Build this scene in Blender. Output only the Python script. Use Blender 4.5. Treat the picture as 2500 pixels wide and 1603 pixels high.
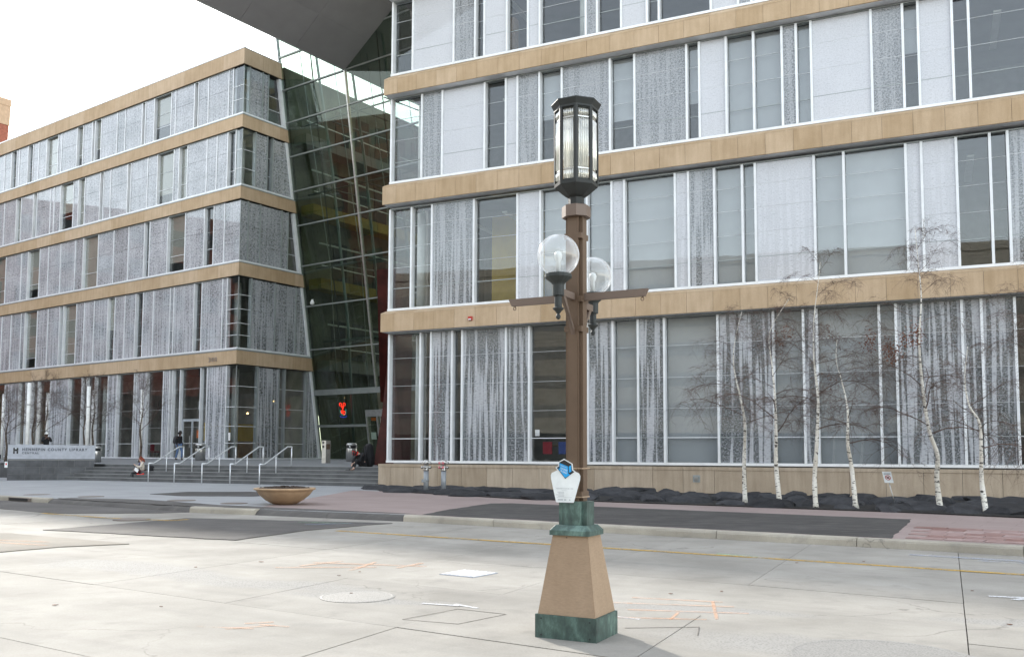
import bpy, bmesh, math, random
from mathutils import Vector, Matrix
random.seed(7)
R = math.radians
for o in list(bpy.data.objects): bpy.data.objects.remove(o)
SC = bpy.context.scene; COL = SC.collection
PREC = 1e-9
# ------------------------------------------------------------------ camera, sky, sun, exposure
cam_d = bpy.data.cameras.new('camera'); cam = bpy.data.objects.new('camera', cam_d); COL.objects.link(cam)
cam_d.sensor_width = 36.0; cam_d.lens = 36.0*2225.5/2500.0
cam_d.shift_y = (941.4-801.5)/2500.0
cam_d.clip_start = .1; cam_d.clip_end = 2000
cam.location = (0, 0, 1.6)
cam.rotation_euler = (Matrix.Rotation(R(90+4.26), 3, 'X') @ Matrix.Rotation(R(0.225), 3, 'Z')).to_euler()
SC.camera = cam
SUN_HEAD, SUN_EL = R(-28.0), R(26.3)
w = bpy.data.worlds.new('World'); SC.world = w; w.use_nodes = True
nt = w.node_tree; nt.nodes.clear()
sky = nt.nodes.new('ShaderNodeTexSky'); sky.sky_type = 'NISHITA'; sky.sun_disc = False
sky.sun_elevation = SUN_EL; sky.sun_rotation = SUN_HEAD; sky.air_density = 1.5; sky.dust_density = .6; sky.ozone_density = 1.0
hs = nt.nodes.new('ShaderNodeHueSaturation'); hs.inputs['Saturation'].default_value = .38
bg = nt.nodes.new('ShaderNodeBackground'); bg.inputs[1].default_value = .15
wo = nt.nodes.new('ShaderNodeOutputWorld')
nt.links.new(sky.outputs[0], hs.inputs['Color']); nt.links.new(hs.outputs[0], bg.inputs[0]); nt.links.new(bg.outputs[0], wo.inputs[0])
sun_d = bpy.data.lights.new('sun', 'SUN'); sun_d.energy = 1.3; sun_d.angle = R(1.5); sun_d.color = (1, .95, .86)
sun = bpy.data.objects.new('sun', sun_d); COL.objects.link(sun)
to_sun = Vector((math.sin(SUN_HEAD)*math.cos(SUN_EL), math.cos(SUN_HEAD)*math.cos(SUN_EL), math.sin(SUN_EL)))
sun.rotation_euler = to_sun.to_track_quat('Z', 'Y').to_euler(); sun.location = to_sun*100
vs = SC.view_settings; vs.view_transform = 'Standard'; vs.look = 'None'; vs.exposure = 2.0; vs.gamma = 1.0; vs.use_curve_mapping = False
SC.render.engine = 'CYCLES'
SC.cycles.transparent_max_bounces = 24; SC.cycles.max_bounces = 8; SC.cycles.caustics_reflective = False; SC.cycles.caustics_refractive = False

# ------------------------------------------------------------------ materials
def hx(r, g, b):
    f = lambda c: ((c/255+.055)/1.055)**2.4 if c > 10 else c/255/12.92
    return (f(r), f(g), f(b), 1)
class NT:
    def __init__(s, name):
        s.m = bpy.data.materials.new(name); s.m.use_nodes = True; s.t = s.m.node_tree; s.t.nodes.clear()
        s.out = s.t.nodes.new('ShaderNodeOutputMaterial'); s.pos = None
    def n(s, typ, ins=None, **kw):
        nd = s.t.nodes.new('ShaderNode'+typ)
        for k, v in kw.items(): setattr(nd, k, v)
        for k, v in (ins or {}).items(): s.set(nd.inputs[k], v)
        return nd
    def set(s, sock, v):
        if hasattr(v, 'is_output'): s.t.links.new(v, sock)
        elif hasattr(v, 'outputs'): s.t.links.new(v.outputs[0], sock)
        else: sock.default_value = v
    def P(s):
        if s.pos is None: s.pos = s.n('NewGeometry').outputs['Position']
        return s.pos
    def math(s, op, a, b=0.0, c=0.0, clamp=False):
        return s.n('Math', {0: a, 1: b, 2: c}, operation=op, use_clamp=clamp).outputs[0]
    def noise(s, scale, vec=None, detail=4, rough=.55, dist=0):
        return s.n('TexNoise', {'Vector': vec if vec is not None else s.P(), 'Scale': scale, 'Detail': detail, 'Roughness': rough, 'Distortion': dist}).outputs[0]
    def ramp(s, fac, stops):
        nd = s.n('ValToRGB', {0: fac}); cr = nd.color_ramp
        while len(cr.elements) < len(stops): cr.elements.new(.5)
        for e, (p, c) in zip(cr.elements, stops):
            e.position = p; e.color = c if hasattr(c, '__len__') else (c, c, c, 1)
        return nd.outputs[0]
    def mix(s, fac, a, b, mode='MIX'):
        nd = s.n('Mix', data_type='RGBA', blend_type=mode); s.set(nd.inputs[0], fac); s.set(nd.inputs[6], a); s.set(nd.inputs[7], b)
        return nd.outputs[2]
    def vmul(s, v, k): return s.n('VectorMath', {0: v, 1: k}, operation='MULTIPLY').outputs[0]
    def dot(s, v, k): return s.n('VectorMath', {0: v, 1: k}, operation='DOT_PRODUCT').outputs['Value']
    def bump(s, h, st=.3, d=.01): return s.n('Bump', {'Height': h, 'Strength': st, 'Distance': d}).outputs[0]
    def schlick(s, ior, normal=None):      # reflectance of a thin pane, the same from both sides
        f0 = ((ior-1)/(ior+1))**2; lw_ = s.n('LayerWeight', {'Blend': .5})
        if normal is not None: s.set(lw_.inputs['Normal'], normal)
        return s.math('MULTIPLY_ADD', s.math('POWER', lw_.outputs['Facing'], 5.0), 1-f0, f0)
    def bsdf(s, col, rough=.7, metal=0., normal=None, spec=.5, **kw):
        ins = {'Base Color': col, 'Roughness': rough, 'Metallic': metal, 'Specular IOR Level': spec}
        ins.update(kw)
        if normal is not None: ins['Normal'] = normal
        return s.n('BsdfPrincipled', ins)
    def end(s, sh):
        s.t.links.new(sh.outputs[0] if hasattr(sh, 'outputs') else sh, s.out.inputs[0]); return s.m
M = {}
def simple(name, col, rough=.6, metal=0., var=.12, scale=3., bump=0., bscale=40., spec=.5, rnd=0.):
    t = NT(name); c = tuple(col[:3])+(1,)
    d = tuple(max(0, x*(1-2*var)) for x in c[:3])+(1,); e = tuple(min(1, x*(1+var)) for x in c[:3])+(1,)
    k = t.ramp(t.noise(scale, detail=6), [(.3, d), (.7, e)])
    if rnd:
        r = t.n('ObjectInfo').outputs['Random']; v = t.math('MULTIPLY_ADD', r, 2*rnd, 1-rnd)
        k = t.n('HueSaturation', {'Color': k, 'Value': v}).outputs[0]
    nm = t.bump(t.noise(bscale, detail=5), bump, .02) if bump else None
    M[name] = t.end(t.bsdf(k, rough, metal, nm, spec)); return M[name]

# limestone cladding: soft vertical weathering streaks, panel to panel variation
def stone(name, a, b, streak=.5, rnd=.08):
    t = NT(name); n1 = t.noise(1.3, detail=6); n2 = t.noise(3.0, t.vmul(t.P(), (2.2, 2.2, .22)), 5)
    f = t.math('ADD', t.math('MULTIPLY', n1, 1-streak), t.math('MULTIPLY', n2, streak))
    c = t.ramp(f, [(.36, a), (.62, b)])
    fine = t.noise(26, t.vmul(t.P(), (1, 1, 3)), 6); c = t.mix(.25, c, t.ramp(fine, [(.3, (.35, .35, .35, 1)), (.7, (1, 1, 1, 1))]), 'MULTIPLY')
    r = t.n('ObjectInfo').outputs['Random']
    c = t.n('HueSaturation', {'Color': c, 'Value': t.math('MULTIPLY_ADD', r, 2*rnd, 1-rnd), 'Saturation': t.math('MULTIPLY_ADD', r, -.12, 1.06)}).outputs[0]
    M[name] = t.end(t.bsdf(c, .75, normal=t.bump(fine, .15, .01), spec=.3)); return M[name]
stone('limestone', (.455, .328, .205, 1), (.56, .415, .275, 1))
stone('limestone_base', (.38, .30, .22, 1), (.50, .405, .305, 1), .6, .1)
simple('aluminium', (.78, .80, .82), .4, .1, .05, 2)
simple('alu_grey', (.33, .36, .36), .45, .3, .08, 2)
simple('steel', (.50, .50, .49), .32, .85, .1, 6)
simple('rail_steel', (.74, .76, .78), .35, .5, .05, 6)
simple('dark_reveal', (.05, .055, .05), .6)
simple('interior_wall', (.30, .285, .25), .8, var=.2, scale=.8)
simple('interior_olive', (.17, .175, .135), .8, var=.3, scale=.6)
simple('interior_floor', (.28, .27, .25), .7, var=.1, scale=.6)
simple('hall_frame', (.26, .28, .27), .45, .3, .08, 2)
simple('office_glass', (.26, .25, .22), .5)
simple('blind_tan', (.31, .30, .25), .85, var=.05, scale=1.2, rnd=.12)
simple('gallery_yellow', (.36, .26, .05), .7, var=.2, scale=1)
simple('yellow_wall', (.52, .36, .06), .7, var=.12, scale=1)
simple('pale_column', (.62, .64, .60), .6, var=.05)
simple('red_panel', (.27, .035, .022), .5, var=.15)
simple('rust_red', (.085, .016, .012), .45, .2, .25, 2, .1, 20)
simple('blind', (.385, .40, .405), .85, var=.04, scale=1.2, rnd=.06)
simple('canopy_metal', (.31, .30, .31), .55, .2, .05, .7, rnd=.03)
simple('roof_gravel', (.2, .19, .18), .9)
simple('brick_far', (.30, .10, .065), .85, var=.15, scale=4)
simple('tan_far', (.47, .33, .22), .85, var=.08)
simple('beige_far', (.42, .38, .31), .8, var=.06)
simple('window_far', (.02, .025, .03), .15)
# -- glass
def glass(name, tint, ior=1.55, rough=.003, wav=.02):
    t = NT(name)
    nm = t.bump(t.noise(.9, detail=1), wav, .05)
    fr = t.schlick(ior, nm)
    gl = t.n('BsdfGlossy', {'Color': (.95, .98, 1, 1), 'Roughness': rough, 'Normal': nm})
    tr = t.n('BsdfTransparent', {'Color': tint})
    M[name] = t.end(t.n('MixShader', {0: fr, 1: tr, 2: gl}))
glass('glass', (.93, .942, .95, 1), 1.62)
glass('glass_green', (.56, .63, .58, 1), 1.5, .01, .01)
def frit(name, axis, lo, hi, ss=13.0, cloud=.25, tk=1.0):
    # white ceramic frit printed as a birch wood: pale trunks below, a speckled crown above
    t = NT(name); p = t.P()
    u = t.dot(p, axis); z = t.n('SeparateXYZ', {0: p}).outputs[2]
    uz = t.n('CombineXYZ', {0: u, 1: t.math('MULTIPLY', z, .06), 2: 0.0}).outputs[0]
    wob = t.noise(.9, uz, 2); uu = t.math('ADD', u, t.math('MULTIPLY', wob, .25))
    v1 = t.n('CombineXYZ', {0: uu, 1: t.math('MULTIPLY', z, .03), 2: 0.0}).outputs[0]
    uz1 = t.n('CombineXYZ', {0: u, 1: z, 2: 0.0}).outputs[0]
    trunk = t.ramp(t.noise(6.6, v1, 1.5, .4), [(.485, 0.0), (.535, 1.0)])
    bark = t.ramp(t.noise(7.0, t.n('CombineXYZ', {0: t.math('MULTIPLY', u, 1.2), 1: t.math('MULTIPLY', z, 3.2), 2: 0.0}).outputs[0], 3), [(.33, .5), (.47, 1.0)])
    speck = t.ramp(t.noise(ss, uz1, 5, .8), [(.40, 0.0), (.60, 1.0)])
    hgt = t.n('MapRange', {0: z, 1: 5.0, 2: 15.0, 3: tk, 4: .30*tk}).outputs[0]
    gap = t.math('ADD', t.math('MULTIPLY_ADD', speck, (hi-lo)*.62, lo), t.math('MULTIPLY_ADD', hgt, -.22, .22))
    tm = t.math('MULTIPLY', trunk, hgt)
    cov = t.n('Mix', {0: tm, 2: gap, 3: t.math('MULTIPLY', bark, hi)}).outputs[0]
    r = t.noise(.55, uz1, 3)
    cov = t.math('ADD', cov, t.math('MULTIPLY_ADD', r, cloud*2, -cloud), clamp=True)
    fr = t.schlick(1.6)
    gl = t.n('BsdfGlossy', {'Color': (.95, .97, 1, 1), 'Roughness': .02})
    tr = t.n('BsdfTransparent', {'Color': (.62, .68, .67, 1)})
    df = t.n('BsdfDiffuse', {'Color': (.58, .59, .625, 1)})
    base = t.n('MixShader', {0: cov, 1: tr, 2: df})
    M[name] = t.end(t.n('MixShader', {0: t.math('MULTIPLY', fr, .85), 1: base, 2: gl}))
UR = Vector((.906, -.424, 0)).normalized(); NR = Vector((-.424, -.906, 0)).normalized()
UL = Vector((-.815, .58, 0)).normalized(); NL = Vector((-.58, -.815, 0)).normalized()
US = Vector((.58, .815, 0)).normalized(); NS = Vector((.815, -.58, 0)).normalized()
frit('frit_r', tuple(UR), .66, 1.0, 20, .08); frit('frit_r_open', tuple(UR), .0, .76, 16, .10)
frit('frit_l', tuple(UL), .16, .98, 8, .34, .85); frit('frit_l_open', tuple(UL), .05, .8, 8, .25, .9); frit('frit_s', tuple(US), .03, .80, 8, .22, .9)
# -- ground
def concrete(name, a, b, spots=True):
    t = NT(name); n = t.noise(.55, detail=7, rough=.62); f = t.noise(45, detail=5, rough=.7); st = t.noise(2.6, detail=5)
    c = t.ramp(n, [(.33, a), (.66, b)])
    c = t.mix(.22, c, t.ramp(f, [(.32, (.45, .44, .42, 1)), (.62, (1, 1, 1, 1))]), 'MULTIPLY')
    c = t.mix(t.ramp(st, [(.56, 0.0), (.72, .42)]), c, (.20, .19, .172, 1))
    crk = t.n('TexVoronoi', {'Vector': t.n('VectorMath', {0: t.P(), 1: t.vmul(t.n('TexNoise', {'Vector': t.P(), 'Scale': 1.3, 'Detail': 5}).outputs['Color'], (1.2, 1.2, 0))}, operation='ADD').outputs[0], 'Scale': .28}, feature='DISTANCE_TO_EDGE').outputs['Distance']
    c = t.mix(t.math('MULTIPLY', t.ramp(crk, [(.0015, 1.0), (.004, 0.0)]), t.ramp(t.noise(.35, detail=2), [(.5, 0.0), (.6, .55)])), c, (.10, .09, .08, 1))
    sc_ = t.noise(1.0, t.n('CombineXYZ', {0: t.math('MULTIPLY', t.dot(t.P(), (.834, -.552, 0)), .22), 1: t.math('MULTIPLY', t.dot(t.P(), (.552, .834, 0)), 2.2), 2: 0.0}).outputs[0], 5, .6)
    c = t.mix(t.ramp(sc_, [(.50, 0.0), (.72, .30)]), c, (.19, .18, .165, 1))
    if spots:   # worn patches where the aggregate shows
        p = t.P(); wob = t.n('VectorMath', {0: p, 1: t.vmul(t.n('TexNoise', {'Vector': p, 'Scale': .8, 'Detail': 4}).outputs['Color'], (1.1, 1.1, 0))}, operation='ADD').outputs[0]
        m = None
        for (x, y, rx, ry, ang) in WORN:
            q = t.n('VectorMath', {0: wob, 1: (x+.55, y+.55, 0)}, operation='SUBTRACT').outputs[0]
            ca, sa = math.cos(ang), math.sin(ang)
            a1 = t.math('DIVIDE', t.dot(q, (ca, sa, 0)), rx); a2 = t.math('DIVIDE', t.dot(q, (-sa, ca, 0)), ry)
            d = t.math('ADD', t.math('MULTIPLY', a1, a1), t.math('MULTIPLY', a2, a2))
            k = t.n('MapRange', {0: d, 1: .35, 2: 1.5, 3: 1.0, 4: 0.0}).outputs[0]
            m = k if m is None else t.math('MAXIMUM', m, k)
        agg = t.ramp(t.n('TexVoronoi', {'Vector': p, 'Scale': 42}).outputs['Distance'], [(.1, (.13, .125, .118, 1)), (.5, (.31, .30, .285, 1))])
        c = t.mix(t.math('MULTIPLY', m, .62), c, agg)
    r = t.n('ObjectInfo').outputs['Random']; c = t.n('HueSaturation', {'Color': c, 'Value': t.math('MULTIPLY_ADD', r, .10, .95)}).outputs[0]
    M[name] = t.end(t.bsdf(c, .85, normal=t.bump(f, .25, .01), spec=.25))
WORN = [(2.6, 7.6, 1.5, .55, -.5), (1.9, 9.6, 1.2, .22, -.3), (-2.9, 11.2, 1.5, .35, -.45), (-1.7, 10.2, 1.0, .22, -.35), (-5.0, 12.6, 2.2, .5, -.6), (5.0, 8.8, .9, .25, -.5)]
concrete('concrete', (.262, .245, .217, 1), (.38, .357, .320, 1))
concrete('kerb_concrete', (.33, .30, .25, 1), (.47, .43, .36, 1), False)
simple('joint', (.20, .18, .155), .9, var=.3, scale=8)
simple('ground_far', (.35, .34, .32), .9, var=.1, scale=.2)
def asphalt(name, a, b):
    t = NT(name); n = t.noise(.5, detail=6); f = t.noise(70, detail=4, rough=.8); s = t.noise(2.0, t.vmul(t.P(), (1, 2.5, 1)), 6)
    c = t.ramp(n, [(.3, a), (.7, b)]); c = t.mix(.5, c, t.ramp(f, [(.3, (.45, .45, .45, 1)), (.7, (1, 1, 1, 1))]), 'MULTIPLY')
    c = t.mix(t.ramp(s, [(.5, 0.0), (.75, .35)]), c, (.20, .185, .165, 1))
    M[name] = t.end(t.bsdf(c, .85, normal=t.bump(f, .4, .01), spec=.25))
asphalt('asphalt', (.060, .056, .054, 1), (.10, .094, .09, 1))
asphalt('asphalt_mid', (.085, .08, .076, 1), (.15, .14, .132, 1))
asphalt('asphalt_dark', (.045, .042, .040, 1), (.085, .08, .075, 1))
asphalt('asphalt_worn', (.17, .155, .13, 1), (.30, .27, .225, 1))
def paver(name, a, b, mort, ang, w_, h_, mort_mix=.35):
    t = NT(name); ca, sa = math.cos(ang), math.sin(ang)
    v = t.n('CombineXYZ', {0: t.dot(t.P(), (ca, sa, 0)), 1: t.dot(t.P(), (-sa, ca, 0)), 2: 0.0}).outputs[0]
    br = t.n('TexBrick', {'Vector': v, 'Scale': 1.0, 'Mortar Size': .012, 'Brick Width': w_, 'Row Height': h_, 'Color1': a, 'Color2': b, 'Mortar': mort})
    n = t.noise(.6, detail=7); c = t.mix(.28, br.outputs[0], t.ramp(n, [(.3, (.6, .6, .6, 1)), (.7, (1.15, 1.15, 1.15, 1))]), 'MULTIPLY')
    f = t.noise(60, detail=4); c = t.mix(.2, c, t.ramp(f, [(.3, (.5, .5, .5, 1)), (.7, (1, 1, 1, 1))]), 'MULTIPLY')
    M[name] = t.end(t.bsdf(c, .8, normal=t.bump(f, .2, .01), spec=.3))
SD = Vector((math.sin(R(123.5)), math.cos(R(123.5)), 0))      # along the street
SN = Vector((-SD.y, SD.x, 0))                                   # across, away from the camera
paver('granite_pave', (.33, .335, .34, 1), (.36, .365, .372, 1), (.27, .27, .27, 1), math.atan2(SD.y, SD.x), 1.2, .6)
paver('pink_pave', (.325, .255, .238, 1), (.35, .278, .258, 1), (.29, .23, .21, 1), math.atan2(SD.y, SD.x), 1.2, .6)
def tile():
    t = NT('red_tile'); n = t.noise(5, detail=6); c = t.ramp(n, [(.3, (.22, .125, .11, 1)), (.7, (.34, .21, .185, 1))])
    r = t.n('ObjectInfo').outputs['Random']; c = t.n('HueSaturation', {'Color': c, 'Value': t.math('MULTIPLY_ADD', r, .5, .75), 'Saturation': t.math('MULTIPLY_ADD', r, -.5, 1.15)}).outputs[0]
    M['red_tile'] = t.end(t.bsdf(c, .8))
tile()
simple('granite_step', (.115, .118, .12), .7, var=.18, scale=1.5, bump=.1, rnd=.08)
simple('granite_nosing', (.30, .30, .295), .6, var=.1, scale=2)
simple('granite_wall', (.085, .088, .095), .6, var=.22, scale=2.5, rnd=.14)
simple('granite_top', (.20, .205, .21), .7, var=.12, scale=.8)
def slate():
    t = NT('slate'); n = t.noise(2.2, detail=8, rough=.65); c = t.ramp(n, [(.3, (.020, .021, .024, 1)), (.72, (.060, .060, .064, 1))])
    r = t.n('ObjectInfo').outputs['Random']; c = t.n('HueSaturation', {'Color': c, 'Value': t.math('MULTIPLY_ADD', r, .8, .7)}).outputs[0]
    M['slate'] = t.end(t.bsdf(c, .8, normal=t.bump(t.noise(9, detail=8, rough=.7), .8, .05), spec=.25))
slate()
simple('bed_soil', (.018, .016, .015), .95, var=.4, scale=6, bump=.5, bscale=15)
# -- lamp
def patina(name, a, b, c3, sc=6):
    t = NT(name); n = t.noise(sc, t.vmul(t.P(), (1, 1, .45)), 9, .72, .15); m = t.noise(sc*.3, detail=3)
    f = t.math('ADD', t.math('MULTIPLY', n, .65), t.math('MULTIPLY', m, .35))
    c = t.ramp(f, [(.36, a), (.52, b), (.70, c3)])
    M[name] = t.end(t.bsdf(c, .6, .15, t.bump(n, .15, .005)))
patina('patina', (.035, .048, .045, 1), (.07, .115, .10, 1), (.19, .30, .26, 1), 11)
patina('patina_dark', (.024, .026, .026, 1), (.032, .037, .037, 1), (.05, .07, .062, 1), 3)
simple('brown_steel', (.135, .090, .060), .5, .1, .08, 3, spec=.4)
simple('brown_steel_light', (.17, .125, .10), .5, .1, .06, 3)
stone('tan_panel', (.345, .25, .172, 1), (.415, .305, .215, 1), .45, .03)
def lantern():
    t = NT('ribbed_glass'); p = t.P()
    fr = t.math('POWER', t.n('LayerWeight', {'Blend': .5}).outputs['Facing'], 2.5); gl = t.n('BsdfGlossy', {'Color': (1, 1, .97, 1), 'Roughness': .04})
    df = t.n('BsdfTranslucent', {'Color': (.92, .92, .86, 1)}); tr = t.n('BsdfTransparent', {'Color': (.86, .88, .84, 1)})
    z = t.noise(9, t.vmul(p, (3, 3, 1)), 3)
    a = t.n('MixShader', {0: t.ramp(z, [(.3, .40), (.7, .75)]), 1: tr, 2: t.n('AddShader', {0: df, 1: t.n('BsdfDiffuse', {'Color': (.35, .35, .33, 1)})})})
    M['ribbed_glass'] = t.end(t.n('MixShader', {0: t.math('ADD', fr, .28, clamp=True), 1: a, 2: gl}))
    t = NT('globe_glass'); fr = t.n('LayerWeight', {'Blend': .5}).outputs['Facing']
    f = t.math('POWER', fr, 2.2)
    gl = t.n('BsdfGlossy', {'Color': (1, 1, 1, 1), 'Roughness': .03}); tr = t.n('BsdfTransparent', {'Color': (.97, .98, .98, 1)})
    df = t.n('AddShader', {0: t.n('BsdfTranslucent', {'Color': (.45, .47, .49, 1)}), 1: t.n('BsdfDiffuse', {'Color': (.38, .40, .42, 1)})})
    n = t.noise(7, detail=5)
    a = t.n('MixShader', {0: t.math('MULTIPLY_ADD', f, .60, t.math('MULTIPLY', n, .18), clamp=True), 1: tr, 2: df})
    M['globe_glass'] = t.end(t.n('MixShader', {0: t.math('MULTIPLY_ADD', f, .22, .05), 1: a, 2: gl}))
lantern()
# -- plants
def birch():
    t = NT('birch_bark'); p = t.P()
    n = t.noise(7.5, t.vmul(p, (1, 1, 3.2)), 4, .6); m = t.noise(1.6, detail=3)
    c = t.ramp(m, [(.3, (.62, .58, .50, 1)), (.7, (.80, .78, .72, 1))])
    c = t.mix(t.ramp(n, [(.565, 0.0), (.61, 1.0)]), c, (.035, .028, .025, 1))
    c = t.mix(t.ramp(t.noise(30, t.vmul(p, (1, 1, 5)), 3), [(.62, 0.0), (.70, .6)]), c, (.10, .08, .07, 1))
    M['birch_bark'] = t.end(t.bsdf(c, .75))
birch()
simple('twig', (.105, .066, .052), .8, var=.3, scale=5)
simple('twig_pale', (.36, .30, .25), .8, var=.35, scale=5)
simple('bark_grey', (.11, .085, .065), .85, var=.35, scale=8)
simple('dead_leaf', (.17, .055, .022), .8, var=.4, scale=20)
simple('terracotta', (.42, .285, .17), .6, var=.08, scale=4, bump=.06, bscale=90)
simple('soil', (.045, .028, .018), .95, var=.5, scale=14, bump=.6, bscale=30)
simple('pipe_grey', (.27, .29, .31), .45, .2, .06, 6)
simple('chrome', (.55, .54, .52), .3, .9, .2, 14)
simple('pink_cap', (.62, .20, .22), .6)
for nm, c, r in [('white_paint', (.80, .80, .78), .5), ('black', (.012, .012, .013), .6), ('black_paint', (.02, .02, .022), .5), ('yellow_line', (.52, .34, .07), .8), ('orange_paint', (.75, .33, .13), .8),
                 ('chalk_white', (.78, .77, .76), .8), ('blue_paint', (.25, .38, .62), .8), ('green_paint', (.35, .66, .38), .8), ('red_plastic', (.45, .03, .02), .5), ('iron', (.16, .13, .11), .7), ('sign_blue', (.02, .36, .78), .4),
                 ('sign_white', (.80, .84, .85), .35), ('sign_grey', (.35, .38, .42), .4), ('sign_metal', (.40, .42, .47), .42), ('letter_dark', (.09, .10, .12), .5), ('paper', (.78, .78, .77), .8), ('flyer_orange', (.80, .18, .03), .7),
                 ('skin_light', (.62, .40, .31), .6), ('skin_dark', (.10, .055, .038), .6), ('hair_red', (.24, .045, .018), .6), ('hair_black', (.012, .010, .010), .6), ('cloth_black', (.010, .010, .012), .85), ('cloth_cream', (.62, .56, .48), .9),
                 ('cloth_maroon', (.055, .008, .012), .9), ('jeans', (.12, .19, .33), .9), ('cloth_purple', (.075, .02, .16), .9), ('scarf', (.10, .09, .17), .9), ('cloth_red', (.62, .02, .012), .85), ('navy', (.012, .014, .035), .85),
                 ('cap_white', (.72, .72, .70), .8), ('grey_bag', (.05, .05, .055), .85), ('shoe', (.02, .018, .018), .6), ('sandal', (.20, .12, .08), .7), ('chair_red', (.30, .02, .03), .5), ('furn_wood', (.22, .14, .07), .6), ('chair_blue', (.03, .06, .22), .5)]:
    simple(nm, c, r, var=.08, scale=5)
simple('paint_worn', (.60, .40, .10), .8, var=.2, scale=9)
def emit(name, c, s):
    t = NT(name); M[name] = t.end(t.n('Emission', {0: c, 1: s}))
emit('neon_red', (1, .03, .015, 1), 1.6); emit('neon_teal', (.05, .5, .5, 1), .5); emit('neon_blue', (.03, .05, .7, 1), .7)
emit('warm_lamp', (1, .62, .25, 1), 1.6)
def strip_paint(name, col, amax=.85):      # worn thermoplastic / spray paint: holes where the concrete shows
    t = NT(name); n = t.noise(14, detail=6, rough=.75); m = t.noise(1.7, detail=3)
    a = t.ramp(t.math('ADD', t.math('MULTIPLY', n, .6), t.math('MULTIPLY', m, .4)), [(.38, 0.0), (.54, amax)])
    M[name] = t.end(t.n('MixShader', {0: a, 1: t.n('BsdfTransparent'), 2: t.bsdf(col, .85)}))
strip_paint('road_yellow', (.60, .39, .08, 1), .72); strip_paint('spray_orange', (.80, .48, .30, 1), .32); strip_paint('spray_white', (.75, .75, .76, 1), .7); strip_paint('spray_blue', (.36, .45, .62, 1), .35); strip_paint('spray_green', (.4, .7, .42, 1), .45)

# ------------------------------------------------------------------ object helpers
WL = {}                                    # world location of every parent we make
def tag(o, label=None, cat=None, group=None, kind=None):
    if label: o['label'] = label
    if cat: o['category'] = cat
    if group: o['group'] = group
    if kind: o['kind'] = kind
    return o
def empty(name, loc, label=None, cat=None, group=None, kind=None):
    o = bpy.data.objects.new(name, None); COL.objects.link(o); o.location = loc; o.empty_display_size = .2
    WL[o.name] = Vector(loc); return tag(o, label, cat, group, kind)
def link(o, parent, loc):
    COL.objects.link(o)
    if parent is not None:
        o.parent = parent; o.location = Vector(loc)-WL[parent.name]
    else: o.location = loc
    WL[o.name] = Vector(loc); return o
def mesh(name, V, F, mat, parent=None, smooth=False, org=None):
    """one mesh object from world-space vertices"""
    if org is None: org = WL[parent.name] if parent is not None else Vector((sum(v[0] for v in V)/len(V), sum(v[1] for v in V)/len(V), min(v[2] for v in V)))
    org = Vector(org); me = bpy.data.meshes.new(name)
    if len(F) < 400:                       # make closed shapes face outwards
        c0 = Vector(V[0]); vol = 0.
        for f in F:
            a = Vector(V[f[0]])-c0
            for i in range(1, len(f)-1): vol += a.dot((Vector(V[f[i]])-c0).cross(Vector(V[f[i+1]])-c0))
        if vol < 0: F = [tuple(reversed(f)) for f in F]
    me.from_pydata([tuple(Vector(v)-org) for v in V], [], F); me.update()
    mats = mat if isinstance(mat, (list, tuple)) else [mat]
    for m in mats: me.materials.append(M[m])
    if smooth: me.polygons.foreach_set('use_smooth', [True]*len(me.polygons))
    o = bpy.data.objects.new(name, me); return link(o, parent, org)
CUBE = {}
CV = [(x, y, z) for x in (-.5, .5) for y in (-.5, .5) for z in (-.5, .5)]
CF = [(0, 1, 3, 2), (4, 6, 7, 5), (0, 4, 5, 1), (2, 3, 7, 6), (0, 2, 6, 4), (1, 5, 7, 3)]
class Fr:
    """a facade frame: origin, u along, n outwards, z up"""
    def __init__(s, o, u, n): s.o = Vector(o); s.u = Vector(u); s.n = Vector(n)
    def p(s, u, n, z): return s.o+s.u*u+s.n*n+Vector((0, 0, z))
    def box(s, name, mat, parent, u0, u1, n0, n1, z0, z1):
        """box aligned with the frame; alike boxes share one mesh"""
        if mat not in CUBE:
            me = bpy.data.meshes.new('block_'+mat); me.from_pydata(CV, [], CF); me.materials.append(M[mat]); CUBE[mat] = me
        o = bpy.data.objects.new(name, CUBE[mat]); link(o, parent, s.p((u0+u1)/2, (n0+n1)/2, (z0+z1)/2))
        o.rotation_euler = (0, 0, math.atan2(s.u.y, s.u.x)); o.scale = (abs(u1-u0), abs(n1-n0), abs(z1-z0)); return o
    def prism(s, name, mat, parent, pts, n0, n1):
        """polygon in (u,z) extruded along the normal"""
        k = len(pts); V = [s.p(u, n0, z) for u, z in pts]+[s.p(u, n1, z) for u, z in pts]
        F = [tuple(range(k)), tuple(range(2*k-1, k-1, -1))]+[(i, k+i, k+(i+1) % k, (i+1) % k) for i in range(k)]
        return mesh(name, V, F, mat, parent)
def sheet(name, pts, z, mat, parent=None, h=0.02):
    """flat polygon slab with its top at z"""
    k = len(pts); V = [(x, y, z) for x, y in pts]+[(x, y, z-h) for x, y in pts]
    a = sum(pts[i][0]*pts[(i+1) % k][1]-pts[(i+1) % k][0]*pts[i][1] for i in range(k))
    F = [tuple(range(k)), tuple(range(2*k-1, k-1, -1))] if a > 0 else [tuple(range(k-1, -1, -1)), tuple(range(k, 2*k))]
    F += [((i+1) % k, i, k+i, k+(i+1) % k) if a > 0 else (i, (i+1) % k, k+(i+1) % k, k+i) for i in range(k)]
    return mesh(name, V, F, mat, parent)
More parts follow.
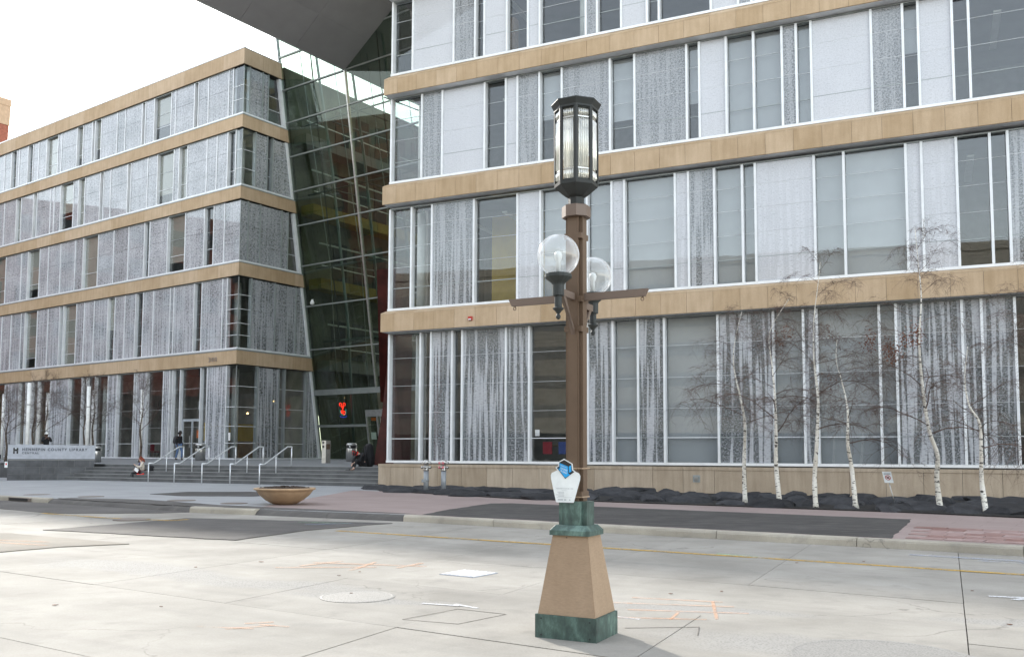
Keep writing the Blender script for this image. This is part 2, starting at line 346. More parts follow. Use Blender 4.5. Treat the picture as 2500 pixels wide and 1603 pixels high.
def tube(path, rad, seg=8, cap=True):
    """verts, faces of a tube along world points with a radius each"""
    V, F = [], []; n = len(path); path = [Vector(q) for q in path]; up = None
    for i, q in enumerate(path):
        d = (path[min(i+1, n-1)]-path[max(i-1, 0)]).normalized()
        if up is None: up = Vector((0, 0, 1)) if abs(d.z) < .9 else Vector((1, 0, 0))
        a = d.cross(up).normalized(); b = a.cross(d).normalized(); up = b
        r = rad[i] if hasattr(rad, '__len__') else rad
        for k in range(seg):
            t = 2*math.pi*k/seg; V.append(q+a*math.cos(t)*r+b*math.sin(t)*r)
    for i in range(n-1):
        for k in range(seg):
            F.append((i*seg+k, i*seg+(k+1) % seg, (i+1)*seg+(k+1) % seg, (i+1)*seg+k))
    if cap: F.append(tuple(range(seg-1, -1, -1))); F.append(tuple(range((n-1)*seg, n*seg)))
    return V, F
def join(*parts):
    V, F = [], []
    for v, f in parts:
        b = len(V); V += list(v); F += [tuple(i+b for i in q) for q in f]
    return V, F
def lathe(c, prof, seg=32, rot=0., close=True):
    c = Vector(c); V, F = [], []; m = len(prof)
    for r, z in prof:
        for k in range(seg):
            t = 2*math.pi*k/seg+rot; V.append(c+Vector((r*math.cos(t), r*math.sin(t), z)))
    for i in range(m-1):
        for k in range(seg): F.append((i*seg+k, i*seg+(k+1) % seg, (i+1)*seg+(k+1) % seg, (i+1)*seg+k))
    if close: F.append(tuple(range(seg-1, -1, -1))); F.append(tuple(range((m-1)*seg, m*seg)))
    return V, F
def rod(name, mat, parent, path, rad, seg=8, smooth=True):
    V, F = tube(path, rad, seg); return mesh(name, V, F, mat, parent, smooth)
def turned(name, mat, parent, c, prof, seg=32, rot=0., smooth=True):
    V, F = lathe(c, prof, seg, rot); return mesh(name, V, F, mat, parent, smooth)
def cbox(c, u, v, w_, hu, hv, hw):
    c = Vector(c); V = [c+u*hu*a+v*hv*b+w_*hw*d for a in (-1, 1) for b in (-1, 1) for d in (-1, 1)]
    return V, list(CF)
def text(name, body, size, origin, ux, uz, mat, parent, align='LEFT', depth=.004, spacing=1.0, width=None, bold=0.):
    cu = bpy.data.curves.new(name, 'FONT'); cu.offset = bold; cu.body = body; cu.size = size; cu.extrude = depth; cu.align_x = align; cu.space_character = spacing
    t = bpy.data.objects.new(name, cu); COL.objects.link(t); dg = bpy.context.evaluated_depsgraph_get()
    me = bpy.data.meshes.new_from_object(t.evaluated_get(dg)); bpy.data.objects.remove(t)
    me.materials.clear(); me.materials.append(M[mat])
    if width:
        xs = [v.co.x for v in me.vertices]; k = width/(max(xs)-min(xs))
        for v in me.vertices: v.co.x *= k
    o = bpy.data.objects.new(name, me); link(o, parent, origin)
    ux = Vector(ux).normalized(); uz = Vector(uz).normalized(); un = ux.cross(uz)
    o.rotation_euler = Matrix((ux, uz, un)).transposed().to_euler(); return o
ZU = Vector((0, 0, 1))
# ------------------------------------------------------------------ ground, street, pavement
def st(e1, e2): q = Vector((0, 13.2, 0))+SD*e1+SN*e2; return (q.x, q.y)
gr = sheet('ground', [(-400, -400), (400, -400), (400, 500), (-400, 500)], -.06, 'ground_far', None, .5); tag(gr, kind='structure')
KERB = [(-31.0, 39.95), (-16.47, 30.04), (-8.65, 24.65), (-2.56, 21.70), (8.2, 14.74), (14.0, 10.98), (24.0, 4.5)]   # street side foot of the kerb
def kerb_e2(e1):
    L = [((x-0)*SD.x+(y-13.2)*SD.y, x*SN.x+(y-13.2)*SN.y) for x, y in KERB]
    for (a, b), (c, d) in zip(L, L[1:]):
        if a <= e1 <= c: return b+(d-b)*(e1-a)/(c-a)
    return L[0][1] if e1 < L[0][0] else L[-1][1]
street = sheet('street', [st(-60, kerb_e2(-60)+.3), st(-23, kerb_e2(-23)+.3), st(-8, 5.0), st(30, 6.0), st(30, -30), st(-60, -30)], -.030, 'joint', None, .02); tag(street, kind='structure')
LJ = [None, .1, -2.25, -4.45, -6.75, -9.1, -11.5, -14, -18]        # joints along the street
SH = math.tan(R(8.0))                                                 # the cross joints run a little askew
def slab(e1a, e1b, hi, lo, parent, z=0.0, mat='concrete'):
    g = .005
    def pt(e1, e2, s, t): return st(e1-SH*e2+s*g, e2+t*g)
    if hi is None:
        pts = []
        for e, s in ((e1a, 1), (e1b, -1)):
            k = kerb_e2(e-SH*5); pts.append(pt(e, k, s, -1))
        pts = [pts[0], pts[1], pt(e1b, lo, -1, 1), pt(e1a, lo, 1, 1)]
    else: pts = [pt(e1a, hi, 1, -1), pt(e1b, hi, -1, -1), pt(e1b, lo, -1, 1), pt(e1a, lo, 1, 1)]
    return sheet('concrete_slab', pts, z+random.uniform(-.003, .003), mat, parent, .02)
for r, (hi, lo) in enumerate(zip(LJ, LJ[1:])):
    step = 1 if r in (0, 2) else 2
    for k in range(-12, 8, step): slab(1.05+2.4*k, 1.05+2.4*(k+step), hi, lo, street)
# gutter-side far part of the street
def patch(name, pts, z, mat, label, parent=None): return mesh_patch(name, pts, z, mat, label, parent)
def rough_edge(pts, amp=.03, step=.35):
    out = []
    for (x0, y0), (x1, y1) in zip(pts, pts[1:]+pts[:1]):
        n = max(1, int(math.hypot(x1-x0, y1-y0)/step))
        for i in range(n): t = i/n; out.append((x0+(x1-x0)*t+random.uniform(-amp, amp), y0+(y1-y0)*t+random.uniform(-amp, amp)))
    return out
def mesh_patch(name, pts, z, mat, label, parent=None):
    return sheet(name, rough_edge(pts), z, mat, parent, .012)
PATCH = {'gutter': [(-31.5, 40.2), (-16.5, 30.0), (-14.2, 28.46), (-11.6, 26.68), (-8.75, 24.72), (-9.4, 24.2), (-11.9, 23.9), (-15.3, 26.55), (-28, 35.4)],
         'cross': [(-7.95, 22.45), (-2.75, 21.05), (-4.25, 19.05), (-5.05, 16.85), (-9.6, 18.9), (-8.6, 20.9)],
         'manhole': [(-13.0, 18.1), (-9.8, 18.05), (-7.15, 16.4), (-6.7, 16.1), (-7.6, 15.55), (-8.15, 14.65), (-9.5, 14.7), (-13.0, 16.6)]}
mesh_patch('asphalt_patch', PATCH['gutter'], .012, 'asphalt_mid', '', street)
mesh_patch('asphalt_patch', PATCH['cross'], .012, 'asphalt_mid', '', street)
mesh_patch('asphalt_patch', PATCH['manhole'], .012, 'asphalt_worn', '', street)
# sidewalk
SW = .15
KB = []                                                                # back line of the kerb
for i, (x, y) in enumerate(KERB): KB.append((x+SN.x*.2, y+SN.y*.2))
walk = sheet('sidewalk', [(-31.0, 40.15)]+KB[1:]+[(40, -3), (45, 12), (19, 29), (-5.4, 40.6), (-23.5, 49.2), (-45, 60), (-45, 50)], SW, 'granite_pave', None, .16); tag(walk, kind='structure')
sheet('pink_paving', [(-6.75, 24.25), (-2.5, 21.95), (8.35, 14.98), (14.2, 11.2), (24.2, 4.75), (30, 12), (12.2, 21.2), (9.95, 23.2), (.1, 29.6), (-4.75, 34.9), (-6.2, 36.0)], SW+.004, 'pink_pave', walk, .01)
mesh_patch('asphalt_patch', [(-2.1, 21.75), (.05, 20.4), (3.2, 18.32), (6.65, 16.08), (8.6, 19.9), (9.05, 20.85), (4.4, 24.0), (-.05, 26.95), (-.6, 26.8), (-1.7, 23.6)], SW+.009, 'asphalt', '', walk)
mesh_patch('asphalt_patch', [(-12.6, 32.0), (-12.0, 33.9), (-9.7, 34.2), (-8.6, 33.4), (-8.0, 32.0), (-8.6, 30.6), (-11.0, 30.6)], SW+.009, 'asphalt', '', walk)
mesh_patch('asphalt_patch', [(-8.5, 24.75), (-14.2, 28.7), (-14.0, 29.2), (-11.2, 28.2), (-8.1, 25.5), (-2.6, 22.3), (-2.3, 22.0)], SW+.007, 'asphalt_mid', '', walk)
# red tile field beside the asphalt
tp = Vector((6.85, 16.08, 0))
for i in range(7):
    for j in range(26):
        a = tp+SN*(.06+.42*i)+SD*(.02+.62*j+(.31 if i % 2 else 0)+.28*i*0-.0)
        a = a-SD*(.12*.42*i)
        if a.x > 15: continue
        q = [a, a+SD*.592, a+SD*.592+SN*.392, a+SN*.392]
        sheet('tile', [(v.x, v.y) for v in q], SW+.012+random.uniform(0, .002), 'red_tile', walk, .008)
# kerb stones
def kerbstone(a, b, mat='kerb_concrete', name='kerbstone', h=.15, w_=.2):
    a = Vector(a+(0,)); b = Vector(b+(0,)); d = (b-a).normalized(); n = Vector((-d.y, d.x, 0))
    if n.y < 0: n = -n
    g = .006; a = a+d*g; b = b-d*g; V, F = [], []
    prof = [(0, -.02), (.03, .03), (.09, h*.62), (.17, h*.9), (w_, h+.008), (w_, -.02)] if name == 'asphalt_berm' else [(0, -.02), (.012, h-.045), (.03, h-.012), (.06, h+.004), (w_, h+.006), (w_, -.02)]
    m = len(prof); N = max(2, int((b-a).length/.3))
    for i in range(N+1):
        c = a+(b-a)*(i/N)
        for (p, z) in prof:
            k = random.uniform(-.006, .006) if z > .05 else 0
            V.append(c+n*(p+k)+ZU*(z+k*.6))
    for i in range(N):
        for k in range(m-1): F.append((i*m+k, (i+1)*m+k, (i+1)*m+k+1, i*m+k+1))
    F.append(tuple(range(m))); F.append(tuple(range(N*m+m-1, N*m-1, -1)))
    return mesh(name, V, F, mat, walk)
for (a, b), dark in zip(zip(KERB, KERB[1:]), ((0, 0), (.14, 1), (.36, 1), (0, 0), (0, 0), (0, 0))):
    L = math.hypot(b[0]-a[0], b[1]-a[1]); n = max(1, round(L/2.4))
    for i in range(n):
        p = lambda t: (a[0]+(b[0]-a[0])*t, a[1]+(b[1]-a[1])*t)
        if dark[1]:
            mid = (i+.5)/n; isd = mid > dark[0] if dark[0] else True
        else: isd = False
        kerbstone(p(i/n), p((i+1)/n), 'asphalt_mid' if isd else 'kerb_concrete', 'asphalt_berm' if isd else 'kerbstone', .15, .2 if not isd else .40)
# street furniture set flush in the ground
def disc(name, x, y, r, z, mat, label, cat, group=None, ex=1.):
    V, F = lathe((x, y, z), [(r, -.02), (r, 0), (r*.93, .004), (r*.90, .001), (.01, .002)], 28); o = mesh(name, V, F, mat, None); tag(o, label, cat, group); return o
disc('manhole_cover', -20.5, 34.3, .38, SW+.004, 'iron', 'round iron cover at the far left end of the grey pavement', 'manhole')
disc('manhole_cover', -16.2, 31.3, .42, SW+.004, 'iron', 'round iron cover in the pavement just right of the kerb inlet', 'manhole')
disc('manhole_cover', -13.75, 30.0, .40, SW+.010, 'iron', 'round iron cover where the dark berm begins', 'manhole')
disc('manhole_cover', -10.0, 27.8, .42, SW+.010, 'iron', 'iron cover on the grey pavement left of the terracotta bowl', 'manhole')
disc('manhole_cover', -7.95, 26.3, .38, SW+.010, 'iron', 'iron cover beside the pink paving near the bowl planter', 'manhole')
disc('manhole_cover', -9.05, 21.9, .42, .016, 'iron', 'rusty round cover in the street ringed by yellow paint', 'manhole')
t = NT('cover_light'); c = t.ramp(t.n('TexVoronoi', {'Vector': t.P(), 'Scale': 55}).outputs['Distance'], [(.2, (.19, .182, .168, 1)), (.6, (.28, .268, .248, 1))]); M['cover_light'] = t.end(t.bsdf(c, .7))
disc('manhole_cover', -1.72, 10.35, .42, .004, 'cover_light', 'pale worn round cover in the near concrete left of the lamp', 'manhole')
disc('manhole_cover', 2.95, 7.35, .75, .002, 'cover_light', 'large pale worn cover at the bottom right of the street', 'manhole')
kn = empty('kerb_inlet', (-15.85, 29.9, 0), 'dark storm drain slot in the kerb at the left', 'drain')
f = Fr((-15.85, 29.58, 0), SD, -SN)
f.box('frame', 'iron', kn, -.62, .62, -.1, .05, .02, .13); f.box('slot', 'black', kn, -.55, .55, -.05, .056, .035, .115)
# painted lines and marks (thin films lying on the concrete)
def film(name, pts, mat, z=.006, label=None, parent=street): return sheet(name, pts, z, mat, parent, .002)
def stripe(name, a, b, wd, mat, z=.006, parent=street):
    a = Vector(a+(0,)); b = Vector(b+(0,)); d = (b-a).normalized(); n = Vector((-d.y, d.x, 0))*wd/2
    return film(name, [(q.x, q.y) for q in (a+n, b+n, b-n, a-n)], mat, z, None, parent)
stripe('lane_line', (-3.6, 19.0), (7.3, 12.2), .14, 'road_yellow', .0065)
stripe('lane_line', (7.3, 12.2), (16, 6.7), .14, 'road_yellow', .0065)
def strokes(pts_list, mat, wd=.03, z=.0066):
    for a, b in pts_list: stripe('paint_mark', a, b, wd, mat, z)
strokes([((-3.3, 12.9), (-1.9, 13.0)), ((-2.9, 13.5), (-1.2, 13.1)), ((-2.2, 12.6), (-2.0, 13.6)), ((-1.6, 12.9), (-1.3, 13.5)), ((-3.0, 13.1), (-2.5, 13.7))], 'spray_orange', .06)
strokes([((1.05, 10.0), (2.35, 9.75)), ((1.2, 9.55), (2.4, 9.35)), ((1.35, 10.35), (2.3, 10.05)), ((1.0, 9.1), (1.9, 9.0)), ((2.0, 9.0), (2.2, 10.1)), ((1.55, 9.0), (1.7, 9.4))], 'spray_orange', .035)
strokes([((-2.9, 8.55), (-2.35, 8.45)), ((-2.6, 8.42), (-2.2, 8.62)), ((-2.35, 8.66), (-2.05, 8.55)), ((-2.5, 8.70), (-2.25, 8.78))], 'spray_orange', .03)
strokes([((-12.6, 17.6), (-8.2, 16.3)), ((-12.9, 17.0), (-10.3, 16.9)), ((-10.0, 16.6), (-7.9, 15.7))], 'spray_orange', .09, .0165)
strokes([((-.95, 9.9), (-.55, 9.75)), ((-.6, 9.85), (-.35, 9.6)), ((1.0, 9.15), (1.25, 9.0))], 'spray_white', .05)
strokes([((5.45, 10.55), (6.1, 10.35)), ((5.6, 10.3), (6.2, 10.55))], 'spray_white', .09)
strokes([((-9.8, 22.3), (-8.0, 21.5)), ((-8.0, 21.5), (-7.7, 21.9)), ((-12.2, 23.9), (-9.8, 22.3))], 'road_yellow', .12, .0168)
strokes([((-3.6, 20.9), (-4.6, 20.5)), ((6.4, 14.8), (8.6, 13.4)), ((7.1, 14.0), (8.6, 13.1))], 'spray_blue', .10, .0168)
strokes([((-4.9, 21.1), (-3.7, 20.95)), ((3.3, 14.8), (3.9, 14.4))], 'spray_green', .06, .0168)
wp = empty('street_plate', (-.57, 12.35, 0), 'white ribbed square plate set in the near concrete', 'plate')
f = Fr((-.57, 12.35, 0), SD, -SN)
f.box('plate', 'sign_metal', wp, -.28, .28, -.28, .28, -.01, .007)
for k in range(8): f.box('rib', 'chalk_white', wp, -.26+.07*k, -.23+.07*k, -.26, .26, .007, .012)
# saw-cut utility box outline
for a, b in (((-1.05, 8.95), (-.55, 9.55)), ((-.55, 9.55), (-.05, 9.25)), ((-.05, 9.25), (-.5, 8.72)), ((-.5, 8.72), (-1.05, 8.95)), ((1.05, 8.55), (1.75, 8.62)), ((1.75, 8.62), (1.65, 8.2))): stripe('saw_cut', a, b, .008, 'joint', .0055)
# small litter on the street and kerb
for i in range(14):
    x, y = random.uniform(-5, 6), random.uniform(8.5, 17); s = random.uniform(.010, .024); a = random.uniform(0, 3)
    pts = [(x+s*math.cos(a+k*1.57)*(1+.6*(k % 2)), y+s*math.sin(a+k*1.57)) for k in range(4)]
    tag(sheet('dead_leaf', pts, .011, 'dead_leaf', None, .004), 'tiny brown leaf scrap lying on the street', 'leaf', 'leaf scraps on the street')
# ------------------------------------------------------------------ planting bed with slate
BED0 = [(-5.9, 37.6), (-4.85, 34.98), (0, 29.62), (9.87, 23.25), (11.95, 21.3), (16, 17.4), (24, 10)]
bed = sheet('planting_bed', BED0+[(30, 20), (19, 28.2), (-5.6, 39.7)], SW+.035, 'bed_soil', None, .1); tag(bed, kind='structure')
# ------------------------------------------------------------------ plaza and steps
SE = Vector((.906, -.424, 0)).normalized(); SM = Vector((-SE.y, SE.x, 0)); SO = Vector((-11.2, 42.25, 0))
RISE, TREAD = .165, .34
def sp(s, d): q = SO+SE*s+SM*d; return q
def at_step(px, d):      # spot on the stairs d metres behind the foot of the first riser
    r = (px-1250)/2225.5; D = (d+SO.dot(SM))/(r*SM.x+SM.y); return Vector((r*D, D, 0))
def plz(x, y):
    d = (Vector((x, y, 0))-SO).dot(SM)-5*TREAD; return SW+5*RISE+.225*max(0., min(1., d/9.0))
V, F = [], []
ss = [-60, -30, -12, 0, 12, 40]; dd = [5*TREAD-.12, 5*TREAD+9, 60]
for d in dd:
    for s in ss: q = sp(s, d); V.append((q.x, q.y, plz(q.x, q.y)-.004))
n = len(ss)
for i in range(len(dd)-1):
    for k in range(n-1): F.append((i*n+k, i*n+k+1, (i+1)*n+k+1, (i+1)*n+k))
plaza = mesh('plaza', V, F, 'granite_top'); tag(plaza, kind='structure')
stairs = empty('steps', sp(0, 0)+ZU*SW, kind='structure')
fw0 = Fr(SO, SE, -SM); fw0.box('retaining_wall', 'granite_step', stairs, -30, -12.0, -5*TREAD, -5*TREAD-1.5, 0, SW+5*RISE-.02)
LEFT = [-15.2, -14.3, -13.6, -12.9, -12.1]; 
fs = Fr(SO, SE, -SM)
for k in range(5):
    s0 = LEFT[k]; z1 = SW+RISE*(k+1); s1 = 5.86; cuts = [s0]
    while cuts[-1] < s1-1.9: cuts.append(cuts[-1]+1.8+.15*(k % 2))
    cuts.append(s1)
    for a, b in zip(cuts, cuts[1:]):
        fs.box('step', 'granite_step', stairs, a+.003, b-.003, -(k*TREAD), -(k*TREAD+TREAD+.6), SW-.02, z1-.012)
        fs.box('nosing', 'granite_nosing', stairs, a+.003, b-.003, -(k*TREAD-.012), -(k*TREAD+TREAD+.0), z1-.011, z1+.003)
# ------------------------------------------------------------------ right wing
C0 = Vector((-5.76, 39.866, 0)); FRT = Fr(C0-NR*.45, UR, NR)
rw = empty('library_wing', FRT.p(12, 0, SW), 'near library wing on the right with deep tan stone bands and birch patterned glass', 'building')
UEND = 27.0
COUNT = {}
def part(fr, name, mat, parent, *a):
    return fr.box(name, mat, parent, *a)
def band(fr, parent, u0, u1, zb, zt, dep, joints, mat, name='stone_panel'):
    e = [u0]+[j for j in joints if u0+.05 < j < u1-.05]+[u1]
    for a, b in zip(e, e[1:]):
        fr.box(name, mat, parent, a+.0045, b-.0045, dep-.06, dep+random.uniform(-.003, .003), zb, zt)
    fr.box('band_core', 'dark_reveal', parent, u0+.01, u1-.01, -.5, dep-.03, zb+.01, zt-.01)
JR = [-.35+.998*k for k in range(1, 30)]
SILL = {1: 1.25, 2: 7.95, 3: 13.70, 4: 18.68, 5: 23.2}
BAND = {2: (6.92, 7.69), 3: (12.62, 13.39), 4: (17.62, 18.29), 5: (22.15, 22.9)}
HEAD = {1: 6.90, 2: 12.52, 3: 17.59, 4: 22.13}
for r in (2, 3, 4, 5):
    zb, zt = BAND[r]; band(FRT, rw, -.06, UEND, zb, zt, .45, JR, 'limestone')
    e = [-.06]+[j for j in JR if j < UEND]+[UEND]
    for a, b in zip(e, e[1:]):          # sloped coping stones
        V = [FRT.p(a+.003, .45, zt+.004), FRT.p(b-.003, .45, zt+.004), FRT.p(b-.003, .02, SILL[r]-.10), FRT.p(a+.003, .02, SILL[r]-.10), FRT.p(a+.003, .45, zt+.05), FRT.p(b-.003, .45, zt+.05), FRT.p(b-.003, .02, SILL[r]-.055), FRT.p(a+.003, .02, SILL[r]-.055)]
        mesh('coping', V, [(0, 3, 2, 1), (4, 5, 6, 7), (0, 1, 5, 4), (1, 2, 6, 5), (2, 3, 7, 6), (3, 0, 4, 7)], 'limestone', rw)
    FRT.box('soffit', 'aluminium', rw, 0, UEND, -.35, .40, zb-.012, zb-.002)
# stone base
e = [-.06, .55]+[.55+1.17*k for k in range(1, 24)]
for a, b in zip(e, e[1:]):
    FRT.box('stone_panel', 'limestone_base', rw, a+.006, b-.006, .39, .45+random.uniform(-.004, .004), SW-.05, 1.02)
    FRT.box('coping', 'limestone_base', rw, a+.003, b-.003, .02, .47, 1.025, 1.145)
FRT.box('band_core', 'dark_reveal', rw, -.04, UEND, -.5, .41, SW-.05, 1.03)
FRT.box('stone_panel', 'limestone_base', rw, -.062, -.002, -4, .386, SW-.05, 1.02)
RROW = {4: ([.11, 1.18, 3.27, 4.33, 4.78, 5.86, 6.85, 7.39, 9.45, 9.94, 10.97, 12.04, 12.53, 14.59, 15.63, 16.13, 18.2, 19.3, 20.3, 22.4, 23.4, 25, 27], 'cfdcfcfcdcfccfdfbfbfcd'),
        3: ([.11, 1.70, 2.74, 4.82, 5.83, 6.37, 7.38, 8.39, 10.48, 11.51, 13.61, 14.11, 15.14, 16.17, 17.21, 17.72, 18.25, 20.31, 21.35, 21.85, 22.92, 23.43, 25.5, 27], 'cdfcfdbdbdbfbbdbfdbfccf'),
        2: ([.11, 1.23, 2.27, 4.34, 6.39, 7.43, 9.48, 10.53, 11.06, 13.11, 13.63, 14.63, 15.68, 16.16, 18.26, 19.28, 21.33, 21.83, 22.92, 23.94, 24.47, 26, 27], 'ccdcfbbfbfdbbfbbffccdb'),
        1: ([.15, 1.76, 2.29, 3.33, 3.82, 5.88, 6.94, 9.50, 10.55, 11.58, 12.63, 14.69, 16.72, 17.78, 18.24, 20.33, 20.87, 22.93, 23.52, 24.50, 27], 'ccdcddcdbdbdbdbbdddc')}
TRAN = {1: [5.79, 4.56, 3.37, 2.25], 2: [11.67, 10.79, 9.86, 8.93], 3: [16.65, 15.67, 14.67], 4: [21.2, 20.4, 19.65]}
BLIND = {1: [1.0, 1.0, 1.0, 1.0, 1.0, 1.0], 2: [1, 1, 1, 1, 1, 1, 1, 1], 3: [.52, .66, .6, 1, 1, 1, .45, .6], 4: [.4, .5]}
NPANE = {'clear_pane': 0, 'frosted_pane': 0, 'transom': 0}
def window_row(fr, parent, mull, kinds, z0, z1, trans, mats, recess, blinds, mw=.075, mdep=.03, big_t=-1, last=True, tmat=None, thin=True, part_blind=False):
    bi = 0
    fr.box('window_sill', 'aluminium', parent, mull[0]-.08, mull[-1]+(.04 if last else 0), -.03, .06, z0-.055, z0+.045)
    fr.box('window_head', 'alu_grey', parent, mull[0]-.04, mull[-1], -recess-.02, .02, z1-.05, z1)
    for u in (mull if last else mull[:-1]): fr.box('mullion', 'aluminium', parent, u-mw/2, u+mw/2, -recess-.05, mdep, z0+.045, z1-.05)
    for (a, b), k in zip(zip(mull, mull[1:]), kinds):
        a2, b2 = a+mw/2+.002, b-mw/2-.002; zz = [z1-.055]+sorted(trans, reverse=True)+[z0+.05]
        fro = k in 'fd'; nn = 0. if fro else -recess
        for i, (zt, zb) in enumerate(zip(zz, zz[1:])):
            fr.box('frosted_pane' if fro else 'clear_pane', mats[k] if fro else 'glass', parent, a2, b2, nn-.022, nn, zb+(.008 if i < len(zz)-2 else 0), zt-.008)
            if i < len(zz)-2 and not fro:
                h = .022 if i == len(zz)-3 else .007
                fr.box('transom', 'aluminium' if h < .01 or tmat is None else tmat, parent, a2, b2, nn-.03, nn+.006, zb-h, zb+h*.4)
            elif i < len(zz)-2 and fro:
                h = .018 if i == big_t or i == len(zz)-3 else .007
                if h < .01 and thin is False: continue
                fr.box('transom', 'alu_grey' if h > .01 else 'aluminium', parent, a2, b2, nn-.03, nn+.004, zb-h, zb+h*.3)
        if k == 'c' and part_blind and (a*7.3+z0) % 1.0 < .7:
            q = .35+.6*((a*3.7+z0*1.3) % 1.0); fr.box('roller_blind', 'blind_tan', parent, a2, b2, nn-.05, nn-.04, z1-.05-(z1-z0-.06)*q, z1-.03)
        if k == 'b':
            q = blinds[bi % len(blinds)]; bi += 1
            fr.box('roller_blind', 'blind_tan' if part_blind else 'blind', parent, a2, b2, nn-(.05 if part_blind else .16), nn-(.04 if part_blind else .145), z1-.05-(z1-z0-.06)*q, z1-.03)
for r in (1, 2, 3, 4):
    mu, kd = RROW[r]
    window_row(FRT, rw, mu, kd, SILL[r], HEAD[r], TRAN[r], {'f': 'frit_r', 'd': 'frit_r_open'}, .16, BLIND[r], .085, .07, tmat='alu_grey' if r > 1 else None)
# upper storey, roof and end wall above the frame
FRT.box('upper_wall', 'limestone', rw, 0, 40, -.3, -.1, 22.9, 27.4)
FRT.box('roof', 'roof_gravel', rw, 0, 40, -45, -.1, 27.0, 27.39)
FRT.box('side_wall', 'interior_wall', rw, 0, .3, -45, -9.0, 1.0, 27.0)
FRT.box('roof_blocker', 'limestone', rw, 1.5, 38, -42, -6, 27.4, 34)  # unseen rooftop volume, added to keep bright sky out of the glass reflections
FRT.box('far_wall', 'limestone', rw, UEND, 42, -.4, .44, SW, 27.0)
# interior: floors, ceilings, back wall, columns
for z in (SILL[1], SILL[2], SILL[3], SILL[4], 22.9):
    FRT.box('floor', 'interior_floor', rw, .1, UEND, -9, -.52, z-.5, z-.03)
FRT.box('interior_wall', 'interior_wall', rw, .2, UEND, -9.2, -9.0, SILL[1], 22.4)
FRT.box('interior_wall', 'interior_wall', rw, .1, .3, -9, -3.0, SILL[1], 22.4)
for r in (1, 2, 3, 4): FRT.box('clear_pane', 'glass', rw, .10, .12, -3.0, -.24, SILL[r], HEAD[r])
FRT.box('interior_wall', 'interior_wall', rw, UEND-.2, UEND, -9, -.4, SILL[1], 22.4)
for z0, z1 in ((SILL[1], HEAD[1]), (SILL[2], HEAD[2]), (SILL[3], HEAD[3]), (SILL[4], HEAD[4])):
    for u in (.95, 8.9, 17.3):
        V, F = lathe(FRT.p(u, -1.3, 0), [(.2, z0-.03), (.2, z1)], 20); mesh('column', V, F, 'pale_column', rw, True)
FRT.box('red_wall', 'red_panel', rw, 1.25, 1.75, -1.9, -1.6, SILL[1], HEAD[1])
FRT.box('yellow_wall', 'yellow_wall', rw, 3.6, 7.0, -3.4, -3.2, SILL[2]-.02, HEAD[2])
FRT.box('shelf', 'furn_wood', rw, 4.95, 5.7, -1.5, -1.1, SILL[4]-.03, SILL[4]+2.1)
FRT.box('reading_table', 'furn_wood', rw, 7.2, 9.2, -1.8, -1.0, SILL[1]+.68, SILL[1]+.72)
for k, (u, m) in enumerate([(7.4, 'chair_red'), (8.1, 'chair_blue'), (8.7, 'chair_blue'), (9.2, 'chair_blue')]):
    FRT.box('chair_back', m, rw, u-.2, u+.2, -.85, -.80, SILL[1]+.35, SILL[1]+.85)
for r, us in ((2, (3.0, 5.2, 14, 23.4)), (3, (5.2, 22.3, 24.4)), (4, (5.3, 8.4, 10.5, 13.5))):
    for u in us: FRT.box('ceiling_fixture', 'pale_column', rw, u-.12, u+.12, -4.5, -1.2, HEAD[r]-.42, HEAD[r]-.36)
# things fixed to the facade
al = empty('fire_alarm', FRT.p(7.0, .46, 7.3), 'small red fire alarm box on the lowest stone band', 'alarm')
q = FRT.o; ua = 4.43
WL[al.name] = FRT.p(ua, .45, 7.18); al.location = WL[al.name]
FRT.box('housing', 'red_plastic', al, ua-.09, ua+.09, .45, .53, 7.18, 7.34); FRT.box('lens', 'sign_white', al, ua-.06, ua+.06, .53, .55, 7.19, 7.24)
ob = empty('wall_outlet', FRT.p(15.5, .46, .6), 'small square metal outlet box on the stone base', 'outlet')
ub = 13.93
WL[ob.name] = FRT.p(ub, .45, .62); ob.location = WL[ob.name]
FRT.box('plate', 'alu_grey', ob, ub-.13, ub+.13, .45, .465, .58, .84); FRT.box('cover', 'steel', ob, ub-.07, ub+.07, .465, .50, .64, .78)
for u, z, w_, h_, mt, lab in ((7.12, 2.33, .2, .26, 'paper', 'white paper sheet taped inside the dark ground floor window'),):
    tag(FRT.box('notice', mt, None, u, u+w_, -.172, -.170, z, z+h_), lab, 'notice')
